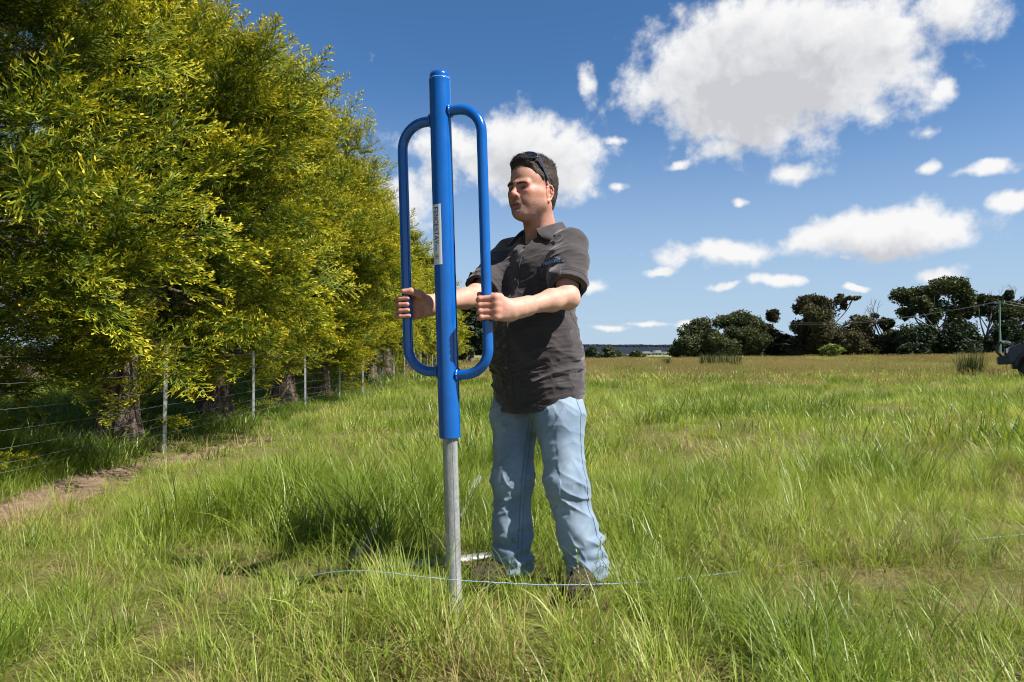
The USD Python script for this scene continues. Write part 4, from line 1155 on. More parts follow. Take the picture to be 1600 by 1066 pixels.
for C in (CL, CR):
    blend(.8 * np.exp(-(np.linalg.norm(bv - C, axis=1) / .080) ** 4), (.40, .165, .115))
tint *= (1 + .30 * (meshkit.fbm(bv * 110, 3, 3) - .5) + .22 * (meshkit.fbm(bv * 30, 2, 9) - .5))[:, None]
stub = inhead * sstep(-q[:, 2], .030, .060) * sstep(q[:, 0], -.005, .03) * (1 - sstep(-q[:, 2], .095, .125))
tint *= 1 - (stub * .42 * (meshkit.noise(bv * 380, 21) > .60))[:, None]
tint *= 1 + (meshkit.fbm(bv * 45, 3, 15) - .5)[:, None] * np.array([.03, -.11, -.13])
usdkit.material(stage, '/World/Looks/skin', {'a': ('attribute', dict(attribute='tint')), 'co': ('geometry', {}), 'n': ('noise_texture', dict(scale=330.0, detail=4.0, roughness=.7)), 'b': ('bump', dict(strength=.24, distance=.002)),
    'p': ('principled_bsdf', dict(roughness=.56, specular_ior_level=.36, subsurface_weight=.12, subsurface_scale=.006))}, [('a.color', 'p.base_color'), ('co.position', 'n.vector'), ('n.fac', 'b.height'), ('b.normal', 'p.normal')], surface='p.BSDF')
body = part(man, 'body', (bv, bf), 'skin', True, tint)
# eyes
mat('eye_surface', (.5, .5, .5), .08)
usdkit.material(stage, '/World/Looks/eye', {'a': ('attribute', dict(attribute='tint')), 'p': ('principled_bsdf', dict(roughness=.12))}, [('a.color', 'p.base_color')], surface='p.BSDF')
for s in (1, -1):
    e = trimesh.creation.icosphere(4, .0128 * HEAD.s); v = np.asarray(e.vertices)
    g = HEAD.R[0] * .94 + HEAD.R[1] * .25 - HEAD.R[2] * .02; g /= np.linalg.norm(g)
    c = v @ g / np.linalg.norm(v, axis=1)
    col = np.where((c > .965)[:, None], (.006, .005, .004), np.where((c > .85)[:, None], (.05, .035, .022), (.20, .17, .155)))
    part(body, 'eye', (v + HEAD((.0763, .0325 * s, -.0020)), np.asarray(e.faces)), 'eye', True, col)

# ---- hair: a cap over the skull within the hairline, with thousands of short strands
from shapely import Polygon, contains_xy
HL = Polygon([(.086, .079), (.064, .066), (.047, .061), (.033, .047), (.024, .028), (.021, .000), (.017, -.022), (.008, -.022), (.010, -.004), (.010, .018), (-.004, .026), (-.022, .018), (-.029, -.010), (-.034, -.040), (-.050, -.074), (-.130, -.080), (-.16, .06), (-.06, .19), (.09, .19), (.115, .12)])
hb = Soft(); hb.egg((-.018, 0, .045), (.104, .0795, .086), .02, M=M).egg((.030, 0, .046), (.060, .062, .064), .03, M=M).egg((-.046, 0, -.022), (.064, .062, .070), .03, M=M)
hpoly = np.array(HL.exterior.coords)


def side_dist(x, z):
    p = np.stack([x, z], 1); best = np.full(len(p), 9.0)
    for a, b in zip(hpoly[:-1], hpoly[1:]):
        ab = b - a; t = np.clip((p - a) @ ab / (ab @ ab), 0, 1); best = np.minimum(best, np.linalg.norm(p - a - t[:, None] * ab, axis=1))
    return np.where(contains_xy(HL, x, z), -best, best) * M.s


def hair_f(p):
    q = HEAD.inv(p)
    zt = q[:, 2] + .018 * np.abs(q[:, 1]) / .06 * (q[:, 0] > .02) + .012 * (meshkit.fbm(q * 70, 2, 4) - .5)
    thick = .0052 + .011 * sstep(q[:, 2], .07, .125) + .006 * sstep(q[:, 0], .03, .075) * sstep(q[:, 2], .06, .1)
    strands = meshkit.noise(q * np.array([110, 330, 150]), 2) * .0028 + meshkit.noise(q * np.array([40, 90, 45]), 7) * .0035
    sd = side_dist(q[:, 0], zt); fade = .12 + .88 * sstep(-sd, 0, .026)
    return np.maximum(hb(p) - (thick + strands) * fade + .003, sd)


hc = HEAD((-.02, 0, .05))
hv, hf = net(hair_f, hc - .155, hc + .155, .0027)
rg = np.random.default_rng(12)
mat('hair_dark', [(.3, (.018, .012, .008)), (.6, (.045, .030, .021)), (.85, (.10, .070, .048))], .60, spec=.28, noise=(160, 3, .6))
hair = part(body, 'hair', (hv, hf), 'hair_dark', True)
# strands
tri = hv[hf]; ar = np.linalg.norm(np.cross(tri[:, 1] - tri[:, 0], tri[:, 2] - tri[:, 0]), axis=1); nm = np.cross(tri[:, 1] - tri[:, 0], tri[:, 2] - tri[:, 0]); nm /= np.linalg.norm(nm, axis=1, keepdims=True) + 1e-12
pick = rg.choice(len(hf), 15000, p=ar / ar.sum()); w = rg.dirichlet([1, 1, 1], 15000); hp = (tri[pick] * w[:, :, None]).sum(1); hn = nm[pick]
ql = HEAD.inv(hp)
out_ = ((hp - HEAD((-.012, 0, .045))) * hn).sum(1) > 0
hp, hn, ql = hp[out_], hn[out_], ql[out_]
flow = np.where((ql[:, 2] > .085)[:, None], HEAD.R[0] * .8 + HEAD.R[2] * .35, -HEAD.R[0] * .45 - HEAD.R[2] * .85) + rg.normal(0, .28, hp.shape)
flow -= hn * (flow * hn).sum(1)[:, None]; flow /= np.linalg.norm(flow, axis=1, keepdims=True)
ln = .008 + .013 * sstep(ql[:, 2], .07, .12) * rg.uniform(.4, 1.2, len(hp)); lift = .10 + .50 * sstep(ql[:, 2], .08, .12) * rg.uniform(.2, 1.2, len(hp))
a0 = hp - hn * .002; a1 = hp + flow * (ln * .5)[:, None] + hn * (ln * lift * .6)[:, None]; a2 = hp + flow * ln[:, None] + hn * (ln * lift * .8)[:, None]
sdv = np.cross(flow, hn) * .00035
hvv = np.stack([a0 - sdv, a0 + sdv, a1 - sdv * .8, a1 + sdv * .8, a2], 1).reshape(-1, 3); o5 = (np.arange(len(hp)) * 5)[:, None]
hff = np.vstack([o5 + [0, 1, 3], o5 + [0, 3, 2], o5 + [2, 3, 4]])
part(hair, 'strands', (hvv, hff), 'hair_dark', True, kind='stuff')
# eyebrows: short strands on the brow
for s in (1, -1):
    n = 200; t = rg.uniform(0, 1, n); y_ = (.009 + .040 * t) * s; z_ = .0095 + .0050 * np.sin(t * 2.6) - .003 * t + rg.normal(0, .0026, n) * (1 - .5 * t)
    o = np.array([HEAD((.16, a, b)) for a, b in zip(y_, z_)]); p0 = march(fs, o, -HEAD.R[0]); nn = grad(fs, p0)
    fl = HEAD.R[1] * s * .8 + HEAD.R[2] * .35 + rg.normal(0, .2, (n, 3)); fl /= np.linalg.norm(fl, axis=1, keepdims=True)
    sd = np.cross(fl, nn) * .0006; b0 = p0 - nn * .0004; b2 = p0 + fl * .0075 + nn * .0012
    v = np.stack([b0 - sd, b0 + sd, b2], 1).reshape(-1, 3)
    part(body, 'eyebrow', (v, np.arange(3 * n).reshape(-1, 3)), 'hair_dark', True)

# ---- jeans
J = Soft()
HPR, HPL = np.array([.022, 2.92, .84]), np.array([.172, 2.79, .84])
KR, KL = np.array([.003, 2.83, .425]), np.array([.214, 2.70, .425])
AR, AL = np.array([.000, 2.80, .075]), np.array([.292, 2.705, .085])
J.egg(TOR([0, 0, .84]), (.115, .150, .14), .03, R=TOR.R)
J.egg(TOR([-.06, 0, .78]), (.10, .16, .12), .05, R=TOR.R)
for H_, K_, A_, s in ((HPR, KR, AR, -1), (HPL, KL, AL, 1)):
    J.chain([H_, H_ * .62 + K_ * .38, K_], [.090, .095, .080], .045)
    J.chain([K_, K_ * .45 + A_ * .55, A_ + [0, 0, .02]], [.080, .075, .074], .04)
    # cloth stacked over the boot
    for dz, rr, sh in ((.155, .070, .004), (.105, .074, -.006), (.060, .078, .005), (.022, .076, 0)):
        J.put((lambda p, c=A_ + [sh, -.004, dz - .03], R=rr: np.sqrt((np.maximum(np.hypot(p[:, 0] - c[0], p[:, 1] - c[1]) - (R - .012), -.03)) ** 2 + ((p[:, 2] - c[2] - .10 * (p[:, 0] - c[0]) * sh * 60)) ** 2) - .0145), A_ + [0, 0, dz - .03], .11, .020)
J.put(lambda p: -(p[:, 2] - .045), (.14, 2.8, .045), .5, .006, 'cut')
J.items[-1] = (lambda p: .045 - p[:, 2] + .010 * np.sin(p[:, 0] * 40), np.array([.14, 2.8, .3]), 5.0, .006, 'keep')
for A_ in (AR, AL):
    J.cone(A_ - [0, 0, .10], A_ + [0, 0, .035], .058, .054, .006, 'sub')


def folds(p, d, seed, amp):
    """Creases that run across and obliquely, sharp on their ridges."""
    m = np.abs(d) < .02
    out = np.zeros(len(p))
    if m.any():
        out[m] = amp(p[m])
    return out


def ridge(p, scale, seed):
    n = meshkit.noise(p * scale, seed)
    return 1 - np.abs(2 * n - 1) * 1.0


def leg_amp(p):
    left = p[:, 0] > .11 + (p[:, 1] - 2.8) * -.4
    u = np.where(left, (p[:, 0] - .24), (p[:, 0] - .0))
    z = p[:, 2]
    knee = np.exp(-((z - .40) / .12) ** 2); low = np.exp(-((z - .10) / .12) ** 2); hip = np.exp(-((z - .70) / .10) ** 2)
    a = ridge(np.stack([p[:, 0] + .45 * z, p[:, 1], z * 2.6 + 1.2 * p[:, 0] * np.where(left, 1, -1)], 1), np.array([7, 7, 8.0]), 3)
    b = ridge(np.stack([p[:, 0] * 1.3 - .8 * z, p[:, 1], z], 1), np.array([11, 11, 6.0]), 5)
    c = meshkit.fbm(p * np.array([16, 16, 9]), 2, 8) - .5
    return (a ** 3 * (.0065 * knee + .010 * low + .004 * hip + .001) + b ** 4 * (.003 + .004 * hip) + c * .004 + ridge(p + p[:, [2, 0, 1]] * .5, np.array([19, 19, 15.0]), 12) ** 4 * (.0012 + .003 * knee + .003 * low + .002 * hip))


Jg = grouped(J)


def jeans_f(p):
    d = Jg(p); return d - folds(p, d, 1, leg_amp) + .004


jv, jf = net(jeans_f, (-.13, 2.55, .03), (.42, 3.08, .96), .0036)
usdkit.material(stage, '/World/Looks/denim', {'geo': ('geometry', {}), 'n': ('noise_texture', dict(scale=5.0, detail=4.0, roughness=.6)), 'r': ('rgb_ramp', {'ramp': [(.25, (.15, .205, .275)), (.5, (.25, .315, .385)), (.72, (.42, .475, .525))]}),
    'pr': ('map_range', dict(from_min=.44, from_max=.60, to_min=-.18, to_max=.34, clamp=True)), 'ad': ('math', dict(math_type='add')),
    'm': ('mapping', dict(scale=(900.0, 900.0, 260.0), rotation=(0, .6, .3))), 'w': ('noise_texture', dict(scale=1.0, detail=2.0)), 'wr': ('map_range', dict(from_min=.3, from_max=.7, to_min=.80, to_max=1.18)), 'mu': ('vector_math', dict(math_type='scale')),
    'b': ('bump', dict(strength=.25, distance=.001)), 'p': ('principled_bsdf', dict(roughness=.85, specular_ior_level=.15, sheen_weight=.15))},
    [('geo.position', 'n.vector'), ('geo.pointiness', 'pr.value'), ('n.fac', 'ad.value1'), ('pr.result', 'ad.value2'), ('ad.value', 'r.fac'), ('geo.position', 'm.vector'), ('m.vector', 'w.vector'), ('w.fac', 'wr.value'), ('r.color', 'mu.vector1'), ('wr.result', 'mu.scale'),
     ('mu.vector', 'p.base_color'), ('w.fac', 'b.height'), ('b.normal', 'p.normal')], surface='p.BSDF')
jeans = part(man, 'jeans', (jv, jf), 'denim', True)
mat('denim_dark', (.10, .145, .21), .85, spec=.1)


def seam(f, pts, d, r, name, parent, material, n=90):
    """A stitched seam laid on a surface: points are cast onto it along d."""
    pts = np.asarray(pts, float); s = np.r_[0, np.cumsum(np.linalg.norm(np.diff(pts, axis=0), axis=1))]
    o = np.stack([np.interp(np.linspace(0, s[-1], n), s, pts[:, k]) for k in range(3)], 1)
    d = np.asarray(d, float) / np.linalg.norm(d)
    p = march(f, o - d * .3, d, .6); nn = grad(f, p)
    part(parent, name, tube(p + nn * .0003, r * (1 + .25 * np.sin(np.arange(n) * 1.3)), 5, False), material, True)


seam(jeans_f, [HPL + [.03, -.03, .02], KL + [.035, -.02, 0], AL + [.03, -.02, .02]], (-.75, .65, 0), .0015, 'outseam', jeans, 'denim_dark', 160)
seam(jeans_f, [HPR + [.05, .0, -.16], KR + [.035, 0, 0], AR + [.02, 0, .03]], (0, 1, 0), .0012, 'inseam', jeans, 'denim_dark', 120)
seam(jeans_f, [HPR + [.065, .0, -.16], KR + [.05, 0, 0], AR + [.035, 0, .03]], (0, 1, 0), .0011, 'inseam', jeans, 'denim_dark', 120)

# ---- boots
mat('suede', [(.3, (.018, .013, .010)), (.5, (.038, .028, .022)), (.75, (.078, .060, .047))], .9, spec=.15, noise=(28, 5, .65), bump=(120, .5, .003))
mat('rubber', (.018, .017, .016), .7)
for heel, toe, A_ in ((np.array([.030, 2.835, 0]), np.array([-.158, 2.668, 0]), AR), (np.array([.312, 2.735, 0]), np.array([.215, 2.50, 0]), AL)):
    B = Soft(); d = toe - heel; L = np.linalg.norm(d); u = d / L; gz = max(float(ground_z(heel[0], heel[1])), float(ground_z(toe[0], toe[1]))) + .004
    fr = Frame(heel + [0, 0, gz], math.atan2(-u[0], -u[1]))
    B.cone((.01, 0, .055), (.10, 0, .055), .040, .046, .02, M=fr); B.cone((.10, 0, .052), (L - .045, .004, .044), .044, .040, .03, M=fr); B.egg((L - .05, 0, .046), (.062, .050, .038), .02, M=fr)
    B.cone((.035, 0, .07), (.030, 0, .15), .047, .048, .03, M=fr)
    B.put(lambda p, z=gz + .022: z - p[:, 2], fr((.1, 0, 0)), 5, .004, 'keep')
    f_ = grouped(B)
    bf_ = lambda p: f_(p) - .0022 * (meshkit.fbm(p * 45, 2, 4) - .5) - .002 * ridge(p, np.array([30, 30, 30]), 2) ** 4
    c = fr((L / 2, 0, .07)); v, f = net(bf_, c - [.2, .2, .1], c + [.2, .2, .14], .003)
    bt = part(man, 'boot', (v, f), 'suede', True)
    S2 = Soft(); S2.cone((.015, 0, .018), (.12, 0, .018), .042, .040, .02, M=fr).cone((.12, 0, .018), (L - .05, 0, .018), .040, .048, .02, M=fr).egg((L - .052, 0, .018), (.066, .054, .04), .02, M=fr)
    S2.put(lambda p, z=gz + .024: p[:, 2] - z, fr((.1, 0, 0)), 5, .002, 'keep').put(lambda p, z=gz - .004: z - p[:, 2], fr((.1, 0, 0)), 5, .002, 'keep')
    v, f = net(S2, c - [.2, .2, .12], c + [.2, .2, .0], .003)
    part(bt, 'sole', (v, f), 'rubber', True)
# ---- the shirt
T45 = Frame((0, 0, 0), math.radians(45))
H = Soft()
SLE = {}
for s, S0, E0, e1 in ((1, SHL, ELL, .82), (-1, SHR, ELR, .86)):
    end = S0 + (E0 - S0) * e1; SLE[s] = (S0, end)
    H.chain([S0, S0 + (E0 - S0) * .35, end + (E0 - S0) * .10], [.066, .068, .0720], .035)
for s in (1, -1):
    S0, end = SLE[s]; u = (end - S0) / np.linalg.norm(end - S0)
    # the sleeve is cut off square, and is hollow
    H.items.append((lambda p, e=end, u=u, S0=S0: np.where(np.linalg.norm(p - (e + u * .03), axis=1) < .14, np.minimum((p - e) @ u, .13 - np.linalg.norm(p - (e + u * .06), axis=1)), -1.0), end, .3, .003, 'keep'))
    H.cone(end - u * .06, end + u * .10, .058, .0680, .004, 'sub')
H.egg(TOR([.010, 0, 1.235]), (.132, .188, .200), .05, R=TOR.R)
H.egg(TOR([.040, 0, 1.00]), (.158, .186, .215), .07, R=TOR.R)
H.egg(TOR([.012, 0, .78]), (.158, .206, .34), .07, R=TOR.R)
H.chain([TOR([-.03, 0, 1.415]), TOR([-.008, .160, 1.372])], [.064, .060], .04).chain([TOR([-.03, 0, 1.415]), TOR([-.008, -.168, 1.372])], [.064, .060], .04)
HEM = lambda p: .712 + .045 * ((TOR.inv(p)[:, 0] + .02) / .15).clip(-1, 1) * -1 * .35 + .028 * np.exp(-((np.abs(TOR.inv(p)[:, 1]) - .18) / .06) ** 2)
H.items.append((lambda p: HEM(p) - p[:, 2], np.array([.1, 2.85, .9]), 9.0, .006, 'keep'))
H.egg(TOR([.012, 0, .60]), (.150, .196, .17), .004, 'sub', R=TOR.R)
# the open neck: a wedge down the front, and the hole for the neck
H.cone(M((-.028, 0, -.05)), TOR([-.03, 0, 1.40]), .072, .075, .006, 'sub')
VT, VB = TOR([.03, 0, 1.44]), TOR([.155, -.004, 1.245])
H.chain([TOR([.05, 0, 1.45]), TOR([.092, 0, 1.405]), TOR([.136, -.003, 1.345])], [.060, .038, .004], .004, 'sub')


def shirt_amp(p):
    q = TOR.inv(p); f, l, z = q[:, 0], q[:, 1], q[:, 2]
    arm = np.zeros(len(p)); ua = np.zeros(len(p))
    for s in (1, -1):
        S0, end = SLE[s]; ab = end - S0; t = ((p - S0) @ ab / (ab @ ab)); dd = np.linalg.norm(p - S0 - np.clip(t, 0, 1.2)[:, None] * ab, axis=1)
        w = np.exp(-(dd / .085) ** 4) * sstep(t, .05, .35); arm = np.maximum(arm, w); ua = np.where(w > .3, t, ua)
    waist = np.exp(-((z - .86) / .10) ** 2); mid = np.exp(-((z - 1.02) / .13) ** 2); pit = np.exp(-((z - 1.22) / .08) ** 2) * sstep(np.abs(l), .07, .15)
    lat = sstep(np.abs(l), .04, .16)
    a = ridge(np.stack([l + .35 * z * np.sign(l), f, z * 2.2 - .5 * np.abs(l)], 1), np.array([6, 6, 8.0]), 13)
    b = ridge(np.stack([l * 1.2 - .7 * z, f, z + .6 * l], 1), np.array([8, 8, 9.0]), 17)
    c = ridge(np.stack([l * 1.0 + 1.0 * z, f * 1.2, z * .6], 1), np.array([9, 7, 6.0]), 23)
    e = ridge(np.stack([p[:, 0] + .5 * p[:, 2], p[:, 1] * .8, p[:, 2] * 1.5 + .6 * p[:, 0]], 1), np.array([11, 11, 13.0]), 29)
    n = meshkit.fbm(p * 15, 2, 31) - .5
    fine = ridge(np.stack([l + .5 * z, f, z * 2.4 - .7 * l], 1), np.array([15, 13, 19.0]), 41); fin2 = ridge(np.stack([l - .8 * z, f, z * 1.6 + .5 * l], 1), np.array([19, 15, 17.0]), 47)
    trunk = a ** 3 * (.0080 * waist * (.35 + lat) + .0055 * mid + .002) + b ** 3 * (.0050 * mid + .007 * pit + .002) + c ** 4 * (.007 * pit + .003 * waist) + fine ** 3 * (.0014 + .0042 * waist + .002 * mid) + fin2 ** 4 * (.0012 + .003 * pit + .0018 * waist) + n * .005
    cuff = .0008 * (np.abs(ua - .90) < .10) * (arm > .4)
    return trunk * (1 - arm) + arm * (e ** 3 * .0085 + fine ** 3 * .0030 + n * .006) + cuff


Hg = grouped(H)


def shirt_f(p):
    d = Hg(p); return d - folds(p, d, 1, shirt_amp) + .003


sv, sf = net(shirt_f, (-.19, 2.50, .66), (.40, 3.12, 1.50), .0034)
usdkit.material(stage, '/World/Looks/drill_cotton', {'geo': ('geometry', {}), 'n': ('noise_texture', dict(scale=7.0, detail=4.0, roughness=.6)), 'r': ('rgb_ramp', {'ramp': [(.3, (.023, .0185, .0195)), (.6, (.033, .0275, .0285)), (.8, (.043, .037, .038))]}),
    'm': ('mapping', dict(scale=(1000.0, 1000.0, 300.0), rotation=(.5, .5, 0))), 'w': ('noise_texture', dict(scale=1.0, detail=2.0)), 'b': ('bump', dict(strength=.22, distance=.001)), 'f': ('noise_texture', dict(scale=38.0, detail=5.0, roughness=.65)), 'b2': ('bump', dict(strength=.22, distance=.008)),
    'p': ('principled_bsdf', dict(roughness=.80, specular_ior_level=.22, sheen_weight=.35, sheen_roughness=.5, sheen_tint=(.8, .75, .78)))},
    [('geo.position', 'n.vector'), ('n.fac', 'r.fac'), ('r.color', 'p.base_color'), ('geo.position', 'm.vector'), ('m.vector', 'w.vector'), ('w.fac', 'b.height'), ('geo.position', 'f.vector'), ('f.fac', 'b2.height'), ('b2.normal', 'b.normal'), ('b.normal', 'p.normal')], surface='p.BSDF')
shirt = part(man, 'shirt', (sv, sf), 'drill_cotton', True)
mat('logo_thread', (.24, .36, .62), .6)
mat('button_grey', (.10, .09, .09), .35)
mat('thread_grey', (.030, .026, .028), .8, spec=.1)


def on_shirt(l, z, direct=None):
    """Points of the shirt's front at (left, up), cast inwards from the front."""
    l, z = np.asarray(l, float).ravel(), np.asarray(z, float).ravel()
    d = TOR.R[0] if direct is None else direct
    base = TOR(np.stack([np.zeros_like(l), l, z], 1))
    p = march(shirt_f, base + d * .215, -d, .4); return p, grad(shirt_f, p, .006)


def patch(name, parent, l0, l1, z0, z1, nx, ny, thick=.0016, lift=.0, direct=None, taper=None):
    gl, gz = np.meshgrid(np.linspace(l0, l1, nx), np.linspace(z0, z1, ny))
    if taper:
        gl, gz = taper(gl, gz)
    p, n = on_shirt(gl, gz, direct)
    return part(parent, name, slab(p, n, thick, lift, nx, ny), 'drill_cotton', 40)


DL = TOR.R[0] * .80 + TOR.R[1] * .60; DL /= np.linalg.norm(DL)
DR = TOR.R[0] * .92 - TOR.R[1] * .39; DR /= np.linalg.norm(DR)
patch('placket', shirt, -.019, .019, .735, 1.335, 7, 90, .0030)
for z in (1.31, 1.235, 1.145, 1.05, .965, .88, .80):
    p, n = on_shirt([.0], [z])
    part(shirt, 'button', along(lathe([(0, 0), (.0055, 0), (.0058, .0012), (.0050, .0020), (.0030, .0016), (0, .0016)], 18), p[0] + n[0] * .0028, n[0]), 'button_grey', 35)
for s, d in ((1, DL), (-1, DR)):
    a, b = (.032, .136) if s > 0 else (-.136, -.032)
    pk = patch('pocket', shirt, a, b, 1.135, 1.262, 16, 16, .0018, direct=d)
    tp = lambda gl, gz, a=a, b=b: (gl, gz - np.where(gz < 1.262, .014 * (1 - np.abs((gl - (a + b) / 2) / ((b - a) / 2)) ** 1.5), 0))
    fl = patch('pocket_flap', shirt, a - .003, b + .003, 1.232, 1.270, 16, 8, .0065, direct=d, taper=tp)
    p, n = on_shirt([(a + b) / 2], [1.232], d)
    part(fl, 'button', along(lathe([(0, 0), (.0055, 0), (.0058, .0012), (.0050, .0020), (.0030, .0016), (0, .0016)], 18), p[0] + n[0] * .0044, n[0]), 'button_grey', 35)


def embroider(text, height, l0, z0, d, bold=True, slope=0.0, k=1.0):
    m = meshkit.text_mesh(text, height, .0008, bold).subdivide_to_size(.006)
    v = np.asarray(m.vertices)
    p, n = on_shirt(l0 + v[:, 0] * k, z0 + v[:, 1] + slope * v[:, 0], d)
    return (p + n * (.0006 + v[:, 2:3]), np.asarray(m.faces)), v[:, 0].max() * k


mm, w_ = embroider('FENCESTAY', .0130, .040, 1.284, DL, True, .02, .86)
part(shirt, 'lettering', mm, 'logo_thread', False)
mm, w2 = embroider('.com', .0062, .042 + w_, 1.286, DL, False, .02, .86)
part(shirt, 'lettering', mm, 'logo_thread', False)

# the collar: a turned-down band round the neck with two points
th = np.linspace(-2.62, 2.62, 61)                 # 0 at the nape


def ring(th, r, z, fwd):
    """A point of the neck band: angle from the nape, radius, height, and how far the front is pulled forward and down."""
    fr = .5 - .5 * np.cos(th)                       # 0 at the nape, 1 at the throat
    c = np.array([-.030, 0, 1.428]) + np.stack([fwd * fr, 0 * th, z - .052 * fr ** 1.5], 1)
    return TOR(c + np.stack([-r * np.cos(th), r * np.sin(th), 0 * th], 1))


top_in = ring(th, .073, .060, .022); fold = ring(th, .0775, .066, .024)
tipw = np.exp(-((np.abs(th) - 2.35) / .33) ** 2)
out = ring(th * .84, .108 + .036 * tipw, .012 - .022 * tipw, .034)
mid = ring(th * .93, .096 + .014 * tipw, .040 - .006 * tipw, .032)
o_sh = np.array(out); dsh = shirt_f(o_sh); nsh = grad(shirt_f, o_sh, .006); out = o_sh + nsh * np.clip(.0055 - dsh, 0, .05)[:, None]
dsh = shirt_f(mid); mid = mid + grad(shirt_f, mid, .006) * np.clip(.006 - dsh, 0, .05)[:, None]
low_in = ring(th, .0735, .004, .020)
rows = np.stack([low_in, top_in, fold, mid, out])
from scipy.interpolate import PchipInterpolator
rr_ = PchipInterpolator([0, .35, .45, .72, 1.0], rows, axis=0)(np.linspace(0, 1, 22))
g_ = rr_.reshape(-1, 3)
du = np.gradient(rr_, axis=0); dv = np.gradient(rr_, axis=1); nn = np.cross(du, dv); nn /= np.linalg.norm(nn, axis=2, keepdims=True) + 1e-12
# normals should look away from the inside of the cloth
ctr = TOR([-.02, 0, 1.44]); flip = np.sign(((rr_[-4] - ctr) * nn[-4]).sum()); nn = nn * flip
cm = slab(g_, nn.reshape(-1, 3), .0012, .0008, 61, 22)
if flip < 0:
    cm = (cm[0], cm[1][:, ::-1])
part(shirt, 'collar', cm, 'drill_cotton', 40)
for s in (1, -1):      # the stitching round each cuff
    S0, end = SLE[s]; u = (end - S0) / np.linalg.norm(end - S0)
    a = np.cross(u, TOR.R[0]); a /= np.linalg.norm(a); b = np.cross(u, a); g = np.linspace(0, 2 * np.pi, 70)
    c1 = end - u * .022; o = c1 + .12 * (np.cos(g)[:, None] * a + np.sin(g)[:, None] * b); p = march(shirt_f, o, (c1 - o) / .12, .12)
    part(shirt, 'seam', tube(p + grad(shirt_f, p, .006) * .0003, .0007, 5, False), 'thread_grey', True)

# ---- sunglasses pushed up on the hair
mat('lens_dark', (.006, .008, .012), .05, spec=.7)
mat('frame_grey', (.030, .037, .060), .3, coat=.3)
sg = thing('sunglasses', 'dark wraparound sunglasses pushed up on top of the hair', 'sunglasses', tuple(MO))
SGF = Frame(HEAD((.060, 0, .1150)), math.radians(40), math.radians(1 + 34), 0, 1.09)
for s in (1, -1):
    g, h = np.meshgrid(np.linspace(-1, 1, 25), np.linspace(-1, 1, 13))
    # a curved lens: wraps round to the side
    rad = np.sqrt(g ** 2 + h ** 2); kx = g * np.sqrt(1 - h ** 2 / 2); kz = h * np.sqrt(1 - g ** 2 / 2)
    yl = (.034 + .029 * kx) * s; zl = .0165 * kz * (1 - .12 * kx); xl = .016 - 3.6 * (np.abs(yl)) ** 2 * 1.4 - .10 * zl
    pts = np.array([SGF(q) for q in np.stack([xl, yl, zl], -1).reshape(-1, 3)])
    nrm = np.array([SGF.R[0] + SGF.R[1] * (10 * y) for y in yl.ravel()]); nrm /= np.linalg.norm(nrm, axis=1, keepdims=True)
    m_ = slab(pts, nrm, .0018, .002, 25, 13)
    part(sg, 'lens', m_ if s > 0 else (m_[0], m_[1][:, ::-1]), 'lens_dark', 40)
    t = np.linspace(0, 2 * np.pi, 41); yr = (.034 + .0305 * np.cos(t)) * s; zr = .0178 * np.sin(t) * (1 - .12 * np.cos(t)); xr = .018 - 5.04 * np.abs(yr) ** 2 - .10 * zr
    rimq = np.array([SGF(q) for q in np.stack([xr, yr, zr], 1)])
    part(sg, 'rim', tube(rimq, .0021 + .0012 * np.clip(np.cos(t), 0, 1), 7, False), 'frame_grey', True)
    hin = SGF((.018 - 5.04 * .0685 ** 2, .0690 * s, .003)); e1 = HEAD((.012, .0860 * s, .052)); e2 = HEAD((-.012, .0865 * s, .024)); e3 = HEAD((-.030, .0825 * s, .004))
    cs = CubicSpline([0, .4, .75, 1], np.array([hin, e1, e2, e3]))(np.linspace(0, 1, 22))
    av, af = tube(cs, 1.0, 10)
    k_ = np.repeat(np.arange(22), 10); cc = np.vstack([cs[k_], cs[0], cs[-1]]); tt = np.gradient(cs, axis=0); tt /= np.linalg.norm(tt, axis=1, keepdims=True); tt = np.vstack([tt[k_], tt[0], tt[-1]])
    lat = HEAD.R[1] - tt * (tt @ HEAD.R[1])[:, None]; lat /= np.linalg.norm(lat, axis=1, keepdims=True); wid = np.cross(tt, lat)
    o_ = av - cc; hw = np.interp(np.r_[k_, 0, 21] / 21, [0, .15, .6, 1], [.0085, .0062, .0052, .0040])
    av = cc + lat * ((o_ * lat).sum(1) * .0016)[:, None] + wid * ((o_ * wid).sum(1) * hw)[:, None]
    part(sg, 'arm', (av, af), 'frame_grey', True)
br = np.array([SGF((.0195, y, .004 + .002 * math.cos(y * 200))) for y in np.linspace(-.006, .006, 7)])
part(sg, 'bridge', tube(br, .0026, 7), 'frame_grey', True)
# ---------------------------------------------------------------- far things: hills, trees across the paddock, bushes, houses, power line
mat('hazed_hill_forest', [(.3, (.010, .015, .022)), (.6, (.016, .023, .032)), (.8, (.025, .032, .040))], .95, spec=.05, noise=(.03, 6, .65), coord='geo.position')  # blue of distant haze painted into the dark forest colour
x_ = np.linspace(-2600, 3200, 291); prof_ = np.zeros((9, len(x_)))
rw = np.linspace(0, 1, 9)
hgt_ = 31 + 18 * meshkit.fbm(np.stack([x_ / 340, 0 * x_, 0 * x_], -1), 3, 4) + 7 * np.exp(-((x_ - 330) / 120) ** 2)
hX = np.broadcast_to(x_, prof_.shape); hY = 2050 + 900 * rw[:, None] + 0 * hX
hZ = np.sin(rw[:, None] * np.pi * .5) ** .7 * hgt_[None] + 3.5 * (meshkit.fbm(np.stack([hX / 16, hY / 16, 0 * hX], -1), 3, 6) - .3) * (rw[:, None] > .05) - 1
n_ = len(x_); i_, j_ = np.meshgrid(np.arange(8), np.arange(n_ - 1), indexing='ij'); a_ = (i_ * n_ + j_).ravel()
